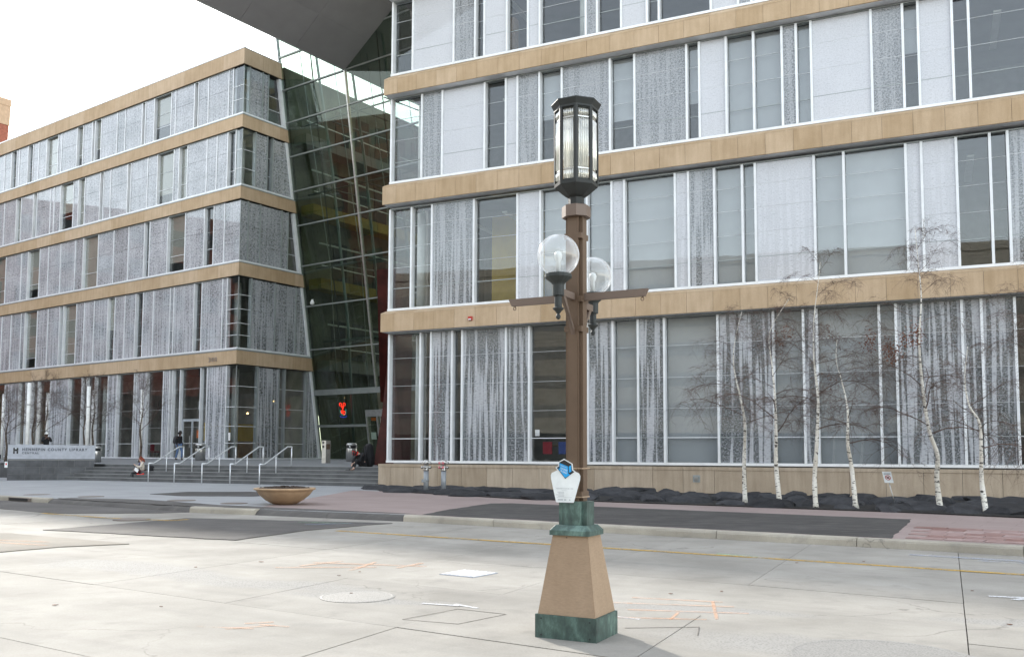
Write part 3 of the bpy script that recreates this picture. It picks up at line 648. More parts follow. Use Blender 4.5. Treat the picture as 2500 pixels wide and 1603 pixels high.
# ------------------------------------------------------------------ left wing
P0L = Vector((-17.151, 56.5, 0)); FLT = Fr(P0L, UL, NL); FSH = Fr(P0L, US, NS)
lw = empty('library_wing', FLT.p(12, 0, 1.1), 'far library wing on the left with thin tan bands stepping around its corner', 'building')
LS = {1: 1.22, 2: 8.11, 3: 13.64, 4: 18.52, 5: 23.14}
LB = {2: (7.11, 7.96), 3: (12.69, 13.50), 4: (17.58, 18.36), 5: (22.19, 22.99), 6: (26.31, 27.31)}
LH = {1: 7.08, 2: 12.66, 3: 17.55, 4: 22.16, 5: 26.28}
def uend(z): return 7.13-.166*(z-1.14)
ULEN = 33.0
LROW = {5: ([0, 1.02, 1.48, 3.60, 4.67, 5.11, 7.19, 7.68, 9.68, 10.75, 11.15, 13.24, 14.26, 16.34, 17.2, 17.57, 18.82, 19.69, 21.9, 22.43, 24.15, 25.36, 26.26, 27.05, 28.44, 28.86, 29.73, 30.86, 33], 'cdffcffcfcfdfccfcffbffcffcff'),
        4: ([0, .61, 1.43, 2.53, 3.58, 5.67, 6.62, 7.19, 9.09, 10.24, 12.29, 12.7, 14.84, 15.78, 16.25, 18.29, 19.19, 19.89, 21.75, 22.7, 23.24, 25.31, 25.87, 27.8, 28.61, 30.58, 33], 'ccfffbfbffcffcfbfbfffcfcff'),
        3: ([0, 1.56, 2.65, 3.63, 5.69, 7.65, 9.74, 10.37, 12.31, 14.17, 16.19, 18.23, 19.31, 21.41, 23.21, 24.51, 26.34, 27.38, 29.91, 33], 'ffcfcfcfdfbdfffbffb'),
        2: ([0, 1.08, 1.55, 3.68, 4.50, 6.71, 7.11, 9.04, 10.25, 11.14, 12.46, 13.71, 14.6, 16.41, 17.75, 18.81, 20.65, 21.2, 22.89, 24.51, 26.41, 27.02, 28.63, 30.15, 33], 'cdfcfdffcffcffdbcffbdfff'),
        1: ([0, .94, 2.88, 3.55, 5.73, 6.57, 6.91, 7.6, 9.54, 10.69, 11.0, 13.08, 14.24, 15.93, 17.05, 17.68, 19.48, 22.11, 23.94, 24.87, 25.82, 26.91, 29.13, 33], 'cfccccfcfccfccccfccccfc')}
LT = {1: [5.75, 4.45, 3.25, 2.2], 2: [11.5, 10.6, 9.7, 8.95], 3: [15.9, 14.8], 4: [20.8, 19.6], 5: [25.0, 24.1]}
for r in (1, 2, 3, 4, 5):
    mu, kd = LROW[r]; kd = (kd+'f'*40)[:len(mu)-1]
    window_row(FLT, lw, mu[1:], kd[1:], LS[r], LH[r], LT[r], {'f': 'frit_l', 'd': 'frit_l_open'}, .17, [1, .8, 1, .62, 1], .065, .04, thin=r < 3, part_blind=r > 1)
    # first bay turns the corner
    k = kd[0]; zz = [LH[r]-.055]+LT[r]+[LS[r]+.05]; nn = -.0
    FLT.box('window_sill', 'aluminium', lw, -.05, mu[1]-.09, -.03, .06, LS[r]-.055, LS[r]+.045)
    for i, (zt, zb) in enumerate(zip(zz, zz[1:])):
        FLT.box('frosted_pane' if k == 'f' else 'clear_pane', 'frit_l' if k == 'f' else 'glass', lw, .015, mu[1]-.035, -.022, 0, zb+.008, zt-.008)
        if k == 'c' and i < len(zz)-2: FLT.box('transom', 'aluminium', lw, .01, mu[1]-.035, -.03, .012, zb-.02, zb+.012)
    FLT.box('corner_post', 'alu_grey', lw, -.02, .012, -.03, .02, LS[r]+.05, LH[r]-.05)
JL = [-.12+2.08*k for k in range(1, 18)]
for r in (2, 3, 4, 5, 6):
    zb, zt = LB[r]; e = [-.13]+[j for j in JL if j < ULEN]+[ULEN]
    for a, b in zip(e, e[1:]): FLT.box('stone_panel', 'limestone', lw, a+(.003 if a > 0 else 0), b-.005, .05, .13+random.uniform(-.003, .003), zb, zt)
    FLT.box('band_core', 'dark_reveal', lw, .0, ULEN, -.5, .06, zb+.02, zt-.02)
    FLT.box('coping', 'alu_grey' if r < 6 else 'aluminium', lw, -.15, ULEN, -.05, .15, zt+.003, zt+(.06 if r < 6 else .10))
    # short side of the corner, cut on the slant by the glass hall
    ee = [-.118, 1.4, 2.9, 4.4, 5.8]; ee = [q for q in ee if q < uend(zt)-.5]
    for i, a in enumerate(ee):
        if i+1 < len(ee): FSH.box('stone_panel', 'limestone', lw, a+.003, ee[i+1]-.003, .05, .132, zb, zt)
        else: FSH.prism('stone_panel', 'limestone', lw, [(a+.003, zb), (uend(zb)+.12, zb), (uend(zt)+.12, zt), (a+.003, zt)], .05, .132)
    FSH.prism('band_core', 'dark_reveal', lw, [(.0, zb+.02), (uend(zb), zb+.02), (uend(zt), zt-.02), (0, zt-.02)], -.5, .06)
    FSH.prism('coping', 'alu_grey' if r < 6 else 'aluminium', lw, [(-.148, zt+.003), (uend(zt)+.1, zt+.003), (uend(zt)+.1, zt+.06), (-.148, zt+.06)], -.05, .155)
FLT.box('plinth', 'granite_top', lw, -.05, ULEN, -.4, .06, .9, 1.16); FSH.box('plinth', 'granite_top', lw, -.05, 7.1, -.4, .062, .9, 1.158)
SROW = {5: ([0, .45, 1.49, 1.94], 'cffc'), 4: ([0, 1.05, 1.98, 2.43], 'cfcf'), 3: ([0, .59, 1.54, 3.30, 3.84], 'ffffc'), 2: ([0, 1.01, 2.90, 4.65], 'cddd'), 1: ([0, 1.65, 3.37, 3.88, 5.72], 'cdccd')}
for r in (1, 2, 3, 4, 5):
    mu, kd = SROW[r]; z0, z1 = LS[r], LH[r]; zz = [z1-.055]+LT[r]+[z0+.05]
    FSH.prism('window_sill', 'aluminium', lw, [(-.05, z0-.055), (uend(z0)-.02, z0-.055), (uend(z0)-.02, z0+.045), (-.05, z0+.045)], -.03, .06)
    for u in mu[1:]: FSH.box('mullion', 'alu_grey', lw, u-.04, u+.04, -.25, .03, z0+.05, z1)
    FSH.prism('end_frame', 'aluminium', lw, [(uend(z0)-.22, z0+.045), (uend(z0)-.04, z0+.045), (uend(z1)-.04, z1), (uend(z1)-.22, z1)], -.2, .06)
    for j, k in enumerate(kd):
        a = mu[j]+(.042 if j else .016); end = j == len(kd)-1; fro = k in 'fd'; nn = 0 if fro or j == 0 else -.2; mt = ('frit_s' if fro else 'glass'); nm = 'frosted_pane' if fro else 'clear_pane'
        for i, (zt, zb) in enumerate(zip(zz, zz[1:])):
            if end: FSH.prism(nm, mt, lw, [(a, zb+.008), (uend(zb)-.2, zb+.008), (uend(zt)-.2, zt-.008), (a, zt-.008)], nn-.022, nn)
            else: FSH.box(nm, mt, lw, a, mu[j+1]-.042, nn-.022, nn, zb+.008, zt-.008)
            if not fro and i < len(zz)-2: FSH.box('transom', 'aluminium', lw, a, (uend(zb)-.22 if end else mu[j+1]-.045), nn-.03, nn+.012, zb-.02, zb+.01)
# house number on the band
text('house_number', '300', .40, FLT.p(2.66, .132, 7.36), -UL, ZU, 'steel', lw, depth=.03, spacing=1.2, width=.84)
# interior of the left wing: floors and dark rear walls
for z in (LS[1], LS[2], LS[3], LS[4], LS[5], 27.2):
    V, F = [], []
    FLT.prism('floor', 'interior_floor', lw, [(.35, z-.6), (ULEN, z-.6), (ULEN, z-.06), (.35, z-.06)], -7, -.52)
FLT.box('interior_wall', 'interior_wall', lw, .4, ULEN, -7.2, -7.0, 1.2, 27.2)
FLT.box('end_wall', 'limestone', lw, ULEN, ULEN+8, -12, .1, .5, 27.3)
for z0, z1 in ((LS[1], LH[1]), (LS[2], LH[2]), (LS[3], LH[3]), (LS[4], LH[4]), (LS[5], LH[5])):
    for u in (2.0, 9.5, 17, 24.5):
        V, F = lathe(FLT.p(u, -1.5, 0), [(.22, z0-.06), (.22, z1-.02)], 16); mesh('column', V, F, 'pale_column', lw, True)
# coffee bar behind the corner, with two warm ceiling lamps
FSH.box('counter', 'furn_wood', lw, 1.9, 5.6, -4.2, -3.6, 1.2, 2.3); FSH.box('back_shelf', 'yellow_wall', lw, 1.8, 5.8, -5.6, -5.4, 2.4, 3.6)
for u, z, n_ in ((2.2, 4.15, -1.6), (4.7, 4.3, -1.6), (5.0, 5.1, -2.4)):
    V, F = lathe(FSH.p(u, n_, z), [(.05, -.05), (.07, 0), (.05, .06)], 10); mesh('ceiling_lamp', V, F, 'warm_lamp', lw, True)
# entrance doors of the left wing (ground floor bay between 3.55 and 5.73)
FLT.box('door_head', 'aluminium', lw, 3.58, 5.70, -.27, -.2, 3.62, 3.78)
for u in (3.62, 4.62, 4.70, 5.68): FLT.box('door_stile', 'aluminium', lw, u-.035, u+.035, -.275, -.215, 1.25, 3.62)
for u in (4.5, 4.82): FLT.box('door_handle', 'steel', lw, u-.02, u+.02, -.2, -.15, 1.9, 2.7)
tag(FLT.box('notice', 'flyer_orange', None, 3.98, 4.25, -.292, -.289, 2.55, 3.05), 'orange flyer stuck on the left wing entrance door', 'notice')
tag(FLT.box('notice', 'paper', None, 3.72, 4.1, -.292, -.289, 4.35, 4.95), 'white sheet hung in the glazing above the left wing door', 'notice')
tag(FLT.box('notice', 'paper', None, .42, .62, .004, .007, 2.35, 2.85), 'white sheet on the corner window of the left wing', 'notice')
# ------------------------------------------------------------------ glass hall between the wings
A0 = P0L+US*7.13+ZU*1.14; AV = ZU-US*.166; AN = (-UL).cross(AV).normalized()
if AN.dot(Vector((0, -1, 0))) < 0: AN = -AN
AU = -UL
def ap(u, z, n_=0.): return A0+AU*u+AV*(z-1.14)+AN*n_
hall = empty('glass_hall', ap(4, 1.14), 'tall leaning green glass hall wedged between the two library wings', 'building')
def abox(name, mat, u0, u1, z0, z1, n0, n1, parent=hall):
    V = [ap(u, z, n_) for u in (u0, u1) for n_ in (n0, n1) for z in (z0, z1)]
    return mesh(name, V, list(CF), mat, parent)
AZ = [1.18, 3.44, 5.72, 8.55, 11.42, 14.1, 16.76, 19.01, 21.27, 23.46, 25.57, 27.7, 29.8, 31.6]
AUX = [.06, 2.93, 5.86, 8.75, 11.6]
pass
for u in (1.5, 4.4, 7.3): abox('mullion', 'dark_reveal', u-.008, u+.008, 5.9, 31.5, -.03, -.026)
for i, (z0, z1) in enumerate(zip(AZ, AZ[1:])):
    for j, (u0, u1) in enumerate(zip(AUX, AUX[1:])):
        if z0 < 4 and u0 > 4.6: continue
        if i == 1 and j >= 2: continue
        top = z1-.012
        abox('glass_pane', 'glass_green', u0+.012, u1-.012, z0+.012, top, -.025, 0)
for k, z in enumerate(AZ):
    h = .24 if k == 2 else (.10 if k == 1 else .055); u1 = 4.75 if k in (0, 1) else 12.0
    abox('transom', 'hall_frame', .0, u1, z-h, z+h*.5, -.16, .05)
abox('mullion', 'steel', 5.81, 5.91, 5.8, 31.5, -.14, .06); abox('mullion', 'alu_grey', -.04, .05, 1.2, 31.5, -.14, .05)
for u in (2.93, 8.75): abox('mullion', 'dark_reveal', u-.012, u+.012, 1.2 if u < 5 else 5.9, 31.5, -.12, -.026)
for u in (1.5, 4.4, 7.3, 10.2):      # slender cable trusses behind the glass
    rod('cable', 'steel', hall, [ap(u, 1.4, -.5), ap(u, 14, -1.3), ap(u, 28, -.5)], .025, 6)
for u in (2.9, 5.86, 8.75):
    rod('truss', 'alu_grey', hall, [ap(u, 1.2, -.35), ap(u, 10, -1.0), ap(u, 20, -1.0), ap(u, 31, -.35)], .09, 8)
# inner side of the left wing seen through the glass: galleries on every floor
FIN = Fr(P0L, US, NS)
FIN.prism('gallery_wall', 'interior_olive', hall, [(uend(1.2)+.5, 1.1), (24, 1.1), (24, 27.3), (uend(27.3)+.5, 27.3)], -.3, -.1)
for z, m in ((7.6, 'interior_floor'), (13.1, 'gallery_yellow'), (18.0, 'gallery_yellow'), (22.6, 'interior_floor')):
    FIN.prism('gallery', m, hall, [(uend(z)+.7, z-.45), (24, z-.45), (24, z+.25), (uend(z)+.7, z+.25)], -.1, 1.1)
    FIN.prism('gallery_rail', 'rail_steel', hall, [(uend(z)+.8, z+1.1), (24, z+1.1), (24, z+1.16), (uend(z)+.8, z+1.16)], 1.0, 1.06)
    for u in range(8, 24, 2): FIN.box('gallery_window', 'window_far', hall, u, u+1.3, -.1, -.06, z+.6, z+3.2)
for z in (10.2, 15.6, 20.4): FIN.prism('light_strip', 'pale_column', hall, [(uend(z)+.8, z), (24, z), (24, z+.1), (uend(z)+.8, z+.1)], 1.15, 1.25)
V, F = lathe(FIN.p(15, 6, 0), [(.35, 1.1), (.35, 27)], 20); mesh('column', V, F, 'rust_red', hall, True)
for z in (9.0, 13.9, 18.8, 23.3):      # pale beams tying the glass back to the galleries
    for u in (2.93, 5.86, 8.75): rod('tie_beam', 'hall_frame', hall, [ap(u, z, -.2), ap(u, z, -.2)+US*7+ZU*.4], .05, 8)
    rod('ring_beam', 'hall_frame', hall, [ap(.3, z, -1.1), ap(11.5, z, -1.1)], .06, 8)
# door vestibule
dv = 4.9
dz = plz(-9, 58)
abox('door_head', 'steel', 4.75, 8.0, 3.98, 4.40, -.3, .12)
for u in (4.78, 5.72, 6.6): abox('door_stile', 'steel', u-.05, u+.05, 1.18, 3.98, -.2, .1)
abox('clear_pane', 'glass', 4.83, 5.67, 1.2, 3.98, -.05, -.03); abox('clear_pane', 'glass', 5.77, 6.55, 1.2, 3.98, -.05, -.03)
abox('door_handle', 'rail_steel', 5.85, 5.90, 2.0, 2.9, .1, .16)
tag(abox('notice', 'paper', 4.95, 5.4, 2.5, 2.95, -.028, -.024, None), 'white sheet taped to the glass hall door', 'notice')
tag(abox('notice', 'flyer_orange', 5.1, 5.5, 3.7, 3.9, -.028, -.024, None), 'small orange strip at the top of the hall door', 'notice')
# neon cup
ne = empty('neon_sign', ap(2.5, 4.0, -.12), 'glowing red neon coffee cup with curling steam in the hall window', 'neon sign')
def np_(u, z): return ap(2.5+u, 4.0+z, -.12)
def loop(cu, cz, r, a0=0, a1=360, n_=14, ry=None): return [np_(cu+r*math.cos(R(a0+(a1-a0)*i/n_)), cz+(ry or r)*math.sin(R(a0+(a1-a0)*i/n_))) for i in range(n_+1)]
rod('steam', 'neon_red', ne, loop(-.17, .80, .10, -60, 250), .022); rod('steam', 'neon_red', ne, loop(.17, .80, .10, -70, 240), .022)
rod('steam', 'neon_red', ne, [np_(-.12, .72), np_(-.03, .55), np_(0, .48), np_(.03, .55), np_(.12, .72)], .022); rod('steam', 'neon_red', ne, loop(0, .62, .07, 0, 360), .02)
rod('heart', 'neon_red', ne, loop(-.07, .32, .10, 0, 330), .026); rod('heart', 'neon_red', ne, loop(.08, .25, .11, 0, 330), .026)
rod('cup', 'neon_teal', ne, [np_(-.27, .48), np_(-.26, .3), np_(-.18, .14), np_(0, .08), np_(.18, .14), np_(.26, .3), np_(.27, .48)], .014); rod('handle', 'neon_teal', ne, loop(.31, .34, .10, -100, 110), .014)
rod('saucer', 'neon_blue', ne, loop(0, .06, .30, 180, 360, ry=.10), .018)
cm = ap(.9, 11.7, .1); cmr = empty('security_camera', cm, 'white dome security camera hung on the leaning glass wall', 'camera')
turned('dome', 'white_paint', cmr, cm, [(.01, -.25), (.12, -.2), (.15, -.08), (.10, 0), (.06, .12), (.01, .14)], 16); rod('bracket', 'steel', cmr, [cm+ZU*.1, cm-AN*.12+ZU*.15], .02)
# ------------------------------------------------------------------ roof canopy
T = ap(5.85, 25.56); W = (ap(10.38, 28.19)-ap(5.82, 25.58)); W = W/W.length
can = empty('roof_canopy', T, 'vast grey metal roof wing jutting out above the entrance', 'canopy')
OUT = NL
for i in range(-2, 7):
    for j in range(5):
        a0, a1, b0, b1 = 4.0*i, 4.0*(i+1), 2.6*j, 2.6*(j+1)
        V = [T+OUT*a+W*b+ZU*z for a in (a0+.006, a1-.006) for b in (b0+.006, b1-.006) for z in (0, .05)]
        mesh('soffit_panel', V, list(CF), 'canopy_metal', can)
V = [T+OUT*a+W*b+ZU*z for a in (-8, 28) for b, z in ((.02, .045), (13, .045), (13, 1.4), (.8, 1.1))]
mesh('roof_deck', V, [(0, 1, 2, 3), (7, 6, 5, 4), (0, 4, 5, 1), (1, 5, 6, 2), (2, 6, 7, 3), (3, 7, 4, 0)], 'canopy_metal', can)
V = [T+OUT*a+W*b+ZU*z for a in (-8, 28) for b, z in ((-.03, -.02), (.015, -.02), (.78, 1.12), (.70, 1.12))]
mesh('fascia', V, [(0, 1, 2, 3), (7, 6, 5, 4), (0, 4, 5, 1), (1, 5, 6, 2), (2, 6, 7, 3), (3, 7, 4, 0)], 'alu_grey', can)
# ------------------------------------------------------------------ folded red steel blade by the entrance
bl = empty('steel_blade', (-6.3, 43.2, 1.05), 'tall folded dark red steel blade beside the hall entrance', 'blade')
def at(px, py, D): return Vector(((px-1250)/2225.5*D*1.0, D, 1.6+(1107.2-py)/2225.5*D*1.0))
f1 = [at(914.5, 655, 43.6), at(985, 650, 44.5), at(985, 880, 44.5), at(942, 985, 43.6), at(928.5, 982, 43.4)]
f2 = [at(952, 800, 43.0), at(985, 800, 43.5), at(985, 1140, 43.5), at(914, 1136, 43.2), at(932.5, 1010, 43.2)]
for nm, f_ in (('upper_plate', f1), ('lower_plate', f2)):
    bk = Vector((.25, .35, 0)) if nm == 'upper_plate' else Vector((.35, .2, 0))
    k = len(f_); V = f_+[v+bk for v in f_]
    mesh(nm, V, [tuple(range(k)), tuple(range(2*k-1, k-1, -1))]+[(i, k+i, k+(i+1) % k, (i+1) % k) for i in range(k)], 'rust_red', bl)
# ------------------------------------------------------------------ other buildings (in view at the far left, and mirrored in the glass)
def block(name, o, u, n, L, D, H, mat, label, rows, wmat='window_far', mat2=None, zsplit=None, ribbon=True):
    f = Fr(o, u, n); b = empty(name, f.p(L/2, -D/2, 0), label, 'building')
    f.box('wall', mat, b, 0, L, -D, 0, 0, H if not zsplit else zsplit)
    if zsplit: f.box('upper_wall', mat2, b, -.1, L+.1, -D-.1, .1, zsplit, H)
    if not zsplit: f.box('dark_base', 'window_far', b, -.05, L+.05, -D, .12, 0, 8.5 if 'left wing' in label else 4)  # unseen dark band, added to darken what the library's ground floor glass mirrors
    f.box('parapet', mat2 or mat, b, -.15, L+.15, -D-.15, .15, H, H+.9)
    for z in rows:
        if ribbon: f.box('window_band', wmat, b, 1, L-1, -.2, .03, z, z+1.5)
        else:
            for k in range(int(L/4)): f.box('window', wmat, b, 1+4*k, 3.2+4*k, -.2, .05, z, z+2.0)
    return b
block('brick_building', (-72.0, 105.0, 0), UL, NL, 40, 12, 46.0, 'brick_far', 'red brick and tan tower far behind the left wing at the picture edge', [4+4*k for k in range(8)], mat2='tan_far', zsplit=43.5, ribbon=False)
block('brick_building', (-82, 20, 0), Vector((.12, .99, 0)).normalized(), Vector((.99, -.12, 0)).normalized(), 75, 20, 30, 'brick_far', 'red brick block left of the picture, mirrored in the left wing glass', [3+4*k for k in range(7)], ribbon=False)
block('office_building', (-70, 3, 0), SD, SN, 120, 18, 23, 'beige_far', 'beige office block behind the viewer, mirrored in the right wing ground floor', [2.5+3.4*k for k in range(6)], 'office_glass')
base_ = lambda o: o.name.split('.')[0]
# ------------------------------------------------------------------ street lamp
LA = Vector((math.sin(R(117.15)), math.cos(R(117.15)), 0)); LBv = Vector((-LA.y, LA.x, 0)); LC = Vector((.583, 8.226, 0))
lamp = empty('street_lamp', LC, 'tall brown street lamp with octagonal lantern, two globes and tapered tan base', 'street lamp')
def frustum(name, mat, ha, hb, za, zb, ka, kb, bev=.006, parent=lamp):
    """tapered square block: half sizes (ha,hb) at za and (ka,kb) at zb, corners nipped"""
    V = []
    for (p, q, z) in ((ha, hb, za), (ka, kb, zb)):
        for sx, sy, fx, fy in ((-1, -1, 0, 1), (-1, -1, 1, 0), (1, -1, 1, 0), (1, -1, 0, 1), (1, 1, 0, 1), (1, 1, 1, 0), (-1, 1, 1, 0), (-1, 1, 0, 1)):
            V.append(LC+LA*(sx*(p-bev*fx))+LBv*(sy*(q-bev*fy))+ZU*z)
    F = [tuple(range(7, -1, -1)), tuple(range(8, 16))]+[(i, (i+1) % 8, 8+(i+1) % 8, 8+i) for i in range(8)]
    return mesh(name, V, F, mat, parent)
def lbox(name, mat, a0, a1, b0, b1, z0, z1, parent=lamp):
    V, F = cbox(LC+LA*((a0+a1)/2)+LBv*((b0+b1)/2)+ZU*((z0+z1)/2), LA, LBv, ZU, (a1-a0)/2, (b1-b0)/2, (z1-z0)/2); return mesh(name, V, F, mat, parent)
frustum('plinth', 'patina', .290, .255, 0, .203, .290, .255, .004)
for s in (-1, 1):    # four flat panels of the tapered base, each with open edges at the corners
    g = .005
    for (axis, other, h0, h1, w0, w1) in ((LA, LBv, .270, .168, .240, .150), (LBv, LA, .240, .150, .270, .168)):
        V = []
        for th in (0, -.02):
            V += [LC+axis*s*(h0+th)+other*(-w0+g)+ZU*.204, LC+axis*s*(h0+th)+other*(w0-g)+ZU*.204, LC+axis*s*(h1+th)+other*(w1-g)+ZU*.886, LC+axis*s*(h1+th)+other*(-w1+g)+ZU*.886]
        mesh('base_panel', V, [(0, 1, 2, 3), (7, 6, 5, 4), (0, 4, 5, 1), (1, 5, 6, 2), (2, 6, 7, 3), (3, 7, 4, 0)], 'tan_panel', lamp)
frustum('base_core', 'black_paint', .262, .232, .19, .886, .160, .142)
V, F = lathe(LC-LBv*.1535-LA*.03+ZU*.868, [(.006, -.003), (.006, .003)], 8); mesh('screw', V, F, 'black', lamp)
for sa in (-1, 1):
    for sb in (-.6, .6):
        V, F = tube([LC-LBv*.252+LA*sb*.38+ZU*(.10+.07*sa), LC-LBv*.260+LA*sb*.38+ZU*(.10+.07*sa)], .007, 8); mesh('bolt', V, F, 'patina_dark', lamp)
frustum('cap', 'patina', .192, .172, .886, .928, .192, .172, .006); frustum('cap_slope', 'patina', .190, .170, .928, .974, .150, .132, .006)
for (a0, a1, b0, b1) in ((-.135, .135, -.085, .085), (-.088, .088, -.118, .118)): lbox('collar', 'patina', a0, a1, b0, b1, .974, 1.18+.003*(a1 < .1))
lbox('post', 'brown_steel', -.084, .084, -.046, .046, 1.17, 3.80); lbox('post', 'brown_steel', -.051, .051, -.081, .081, 1.171, 3.799)
lbox('post_shade_liner', 'black_paint', -.0525, .0525, -.0475, .0475, 1.19, 3.78)  # black liner painting the deep shade into the notched post corners
for z in (1.22, 2.70, 2.97, 3.55): lbox('tie_plate', 'brown_steel', -.0845, .0845, -.0815, .0815, z, z+.05)
lbox('cover_plate', 'brown_steel', -.044, .044, -.086, -.081, 1.3, 2.62)
oc = R(22.5)+math.atan2(LA.y, LA.x)
turned('capital', 'brown_steel_light', lamp, LC, [(.132, 3.79), (.132, 3.895), (.118, 3.905)], 8, oc, False)
turned('neck', 'patina_dark', lamp, LC, [(.072, 3.9), (.072, 3.99)], 8, oc, False)
turned('bowl', 'patina_dark', lamp, LC, [(.072, 3.985), (.10, 4.0), (.200, 4.085), (.203, 4.115)], 8, oc, False)
for k in range(8):   # lantern: eight corner bars and eight ribbed panes
    t0 = oc+2*math.pi*k/8; t1 = oc+2*math.pi*(k+1)/8; a = LC+Vector((math.cos(t0), math.sin(t0), 0))*.203; b = LC+Vector((math.cos(t1), math.sin(t1), 0))*.203
    d = (b-a).normalized(); nn = ((a+b)/2-LC).normalized(); L = (b-a).length
    V, F = [], []
    bar = [a+d*.021, a-(LC+Vector((math.cos(t0-2*math.pi/8), math.sin(t0-2*math.pi/8), 0))*.203-a).normalized()*-.021, LC+(a-LC)*.88]
    bar = [a, a+d*.021, LC+(a-LC)*.86+d*.006, a+((LC+Vector((math.cos(t0-2*math.pi/8), math.sin(t0-2*math.pi/8), 0))*.203)-a).normalized()*.021]
    bar = [LC+(a-LC)*1.012, bar[1], bar[2], bar[3]]
    V = [q+ZU*4.115 for q in bar]+[q+ZU*4.83 for q in bar]
    mesh('lantern_bar', V, [(3, 2, 1, 0), (4, 5, 6, 7)]+[(i, (i+1) % 4, 4+(i+1) % 4, 4+i) for i in range(4)], 'patina_dark', lamp)
    # ribbed pane: five half-round flutes, three tiers
    pane = None; W_ = L-.048; V, F = [], []
    for (z0, z1) in ((4.135, 4.222), (4.236, 4.72), (4.734, 4.812)):
        m = 30; b0 = len(V)
        for zi, z in enumerate((z0, z0+.012, z1-.012, z1)):
            for i in range(m+1):
                s = i/m; w_ = abs(math.sin(math.pi*5*s)); dep = .024*(w_**.6)*(1 if zi in (1, 2) else .25)
                V.append(a+d*(.024+W_*s)+nn*(-.026+dep)+ZU*z)
        for j in range(3):
            for i in range(m): F.append((b0+j*(m+1)+i, b0+j*(m+1)+i+1, b0+(j+1)*(m+1)+i+1, b0+(j+1)*(m+1)+i))
    mesh('lantern_pane', V, F, 'ribbed_glass', lamp, True)
    for z in (4.125, 4.229, 4.727, 4.822):
        V, F = cbox((a+b)/2-nn*.016+ZU*z, d, nn, ZU, W_/2, .005, .006); mesh('pane_bar', V, F, 'patina_dark' if z in (4.125, 4.822) else 'steel', lamp)
turned('cornice', 'patina_dark', lamp, LC, [(.206, 4.826), (.206, 4.845), (.232, 4.895), (.229, 4.905), (.14, 4.935), (.05, 4.95), (.02, 4.965), (.012, 4.97)], 8, oc, False)
turned('lamp_core', 'sign_white', lamp, LC, [(.045, 4.1), (.06, 4.2), (.06, 4.7), (.03, 4.8)], 12)
for s in (-1, 1):      # banner arms along the street with eye bolts
    V = []
    for t_, zt, zb, hw in ((.07, 3.05, 2.985, .022), (.655, 3.05, 2.985, .022)):
        e = .03 if t_ > .5 else 0
        V += [LC+LA*s*(t_+e)+LBv*hw+ZU*zt, LC+LA*s*(t_+e)-LBv*hw+ZU*zt, LC+LA*s*t_-LBv*hw+ZU*zb, LC+LA*s*t_+LBv*hw+ZU*zb]
    mesh('banner_arm', V, [(0, 1, 2, 3), (7, 6, 5, 4)]+[(i, 4+i, 4+(i+1) % 4, (i+1) % 4) for i in range(4)], 'brown_steel_light', lamp)
    c = LC+LA*s*.63+ZU*2.962
    rod('eye_bolt', 'brown_steel', lamp, [c+LA*.014*math.cos(q)+ZU*.014*math.sin(q) for q in [2*math.pi*i/10 for i in range(11)]]+[c+ZU*.03], .004, 6)
    # globe bracket, holder and globe
    gz = 3.331 if s < 0 else 3.285; g = LC+LBv*s*.40
    lbox('bracket', 'brown_steel_light', -.022, .022, min(s*.07, s*.36), max(s*.07, s*.36), gz-.345, gz-.285)
    V = []
    for off in (-.018, .018): V += [LC+LBv*s*.08+LA*off+ZU*(gz-.66), LC+LBv*s*.08+LA*off+ZU*(gz-.60), LC+LBv*s*.33+LA*off+ZU*(gz-.345), LC+LBv*s*.27+LA*off+ZU*(gz-.345)]
    mesh('brace', V, [(0, 1, 2, 3), (7, 6, 5, 4)]+[(i, 4+i, 4+(i+1) % 4, (i+1) % 4) for i in range(4)], 'brown_steel_light', lamp)
    h = turned('globe_holder', 'patina_dark', lamp, g, [(.006, gz-.565), (.019, gz-.553), (.022, gz-.535), (.012, gz-.515), (.03, gz-.49), (.048, gz-.475), (.05, gz-.465), (.033, gz-.455), (.033, gz-.36), (.05, gz-.355), (.052, gz-.26), (.06, gz-.245), (.11, gz-.205), (.118, gz-.195), (.118, gz-.17), (.112, gz-.165)], 16, 0, False)
    prof = [(.10, -.155)]+[(.184*math.cos(R(a_)), .184*math.sin(R(a_))) for a_ in range(-54, 90, 6)]+[(.002, .184)]
    gv, gf = lathe(g+ZU*gz, prof, 40, 0, False); mesh('globe', gv, gf, 'globe_glass', lamp, True)
    turned('bulb', 'sign_white', lamp, g+ZU*gz, [(.018, -.16), (.02, -.05), (.03, -.03), (.035, .0), (.028, .025), (.01, .036)], 14)
for c in list(lamp.children):          # set the lantern to its measured height
    if c.type == 'MESH' and base_(c) not in ('globe', 'bulb', 'globe_holder'):
        for v in c.data.vertices:
            if v.co.z > 3.76: v.co.z = 3.755+(v.co.z-3.79)*.957
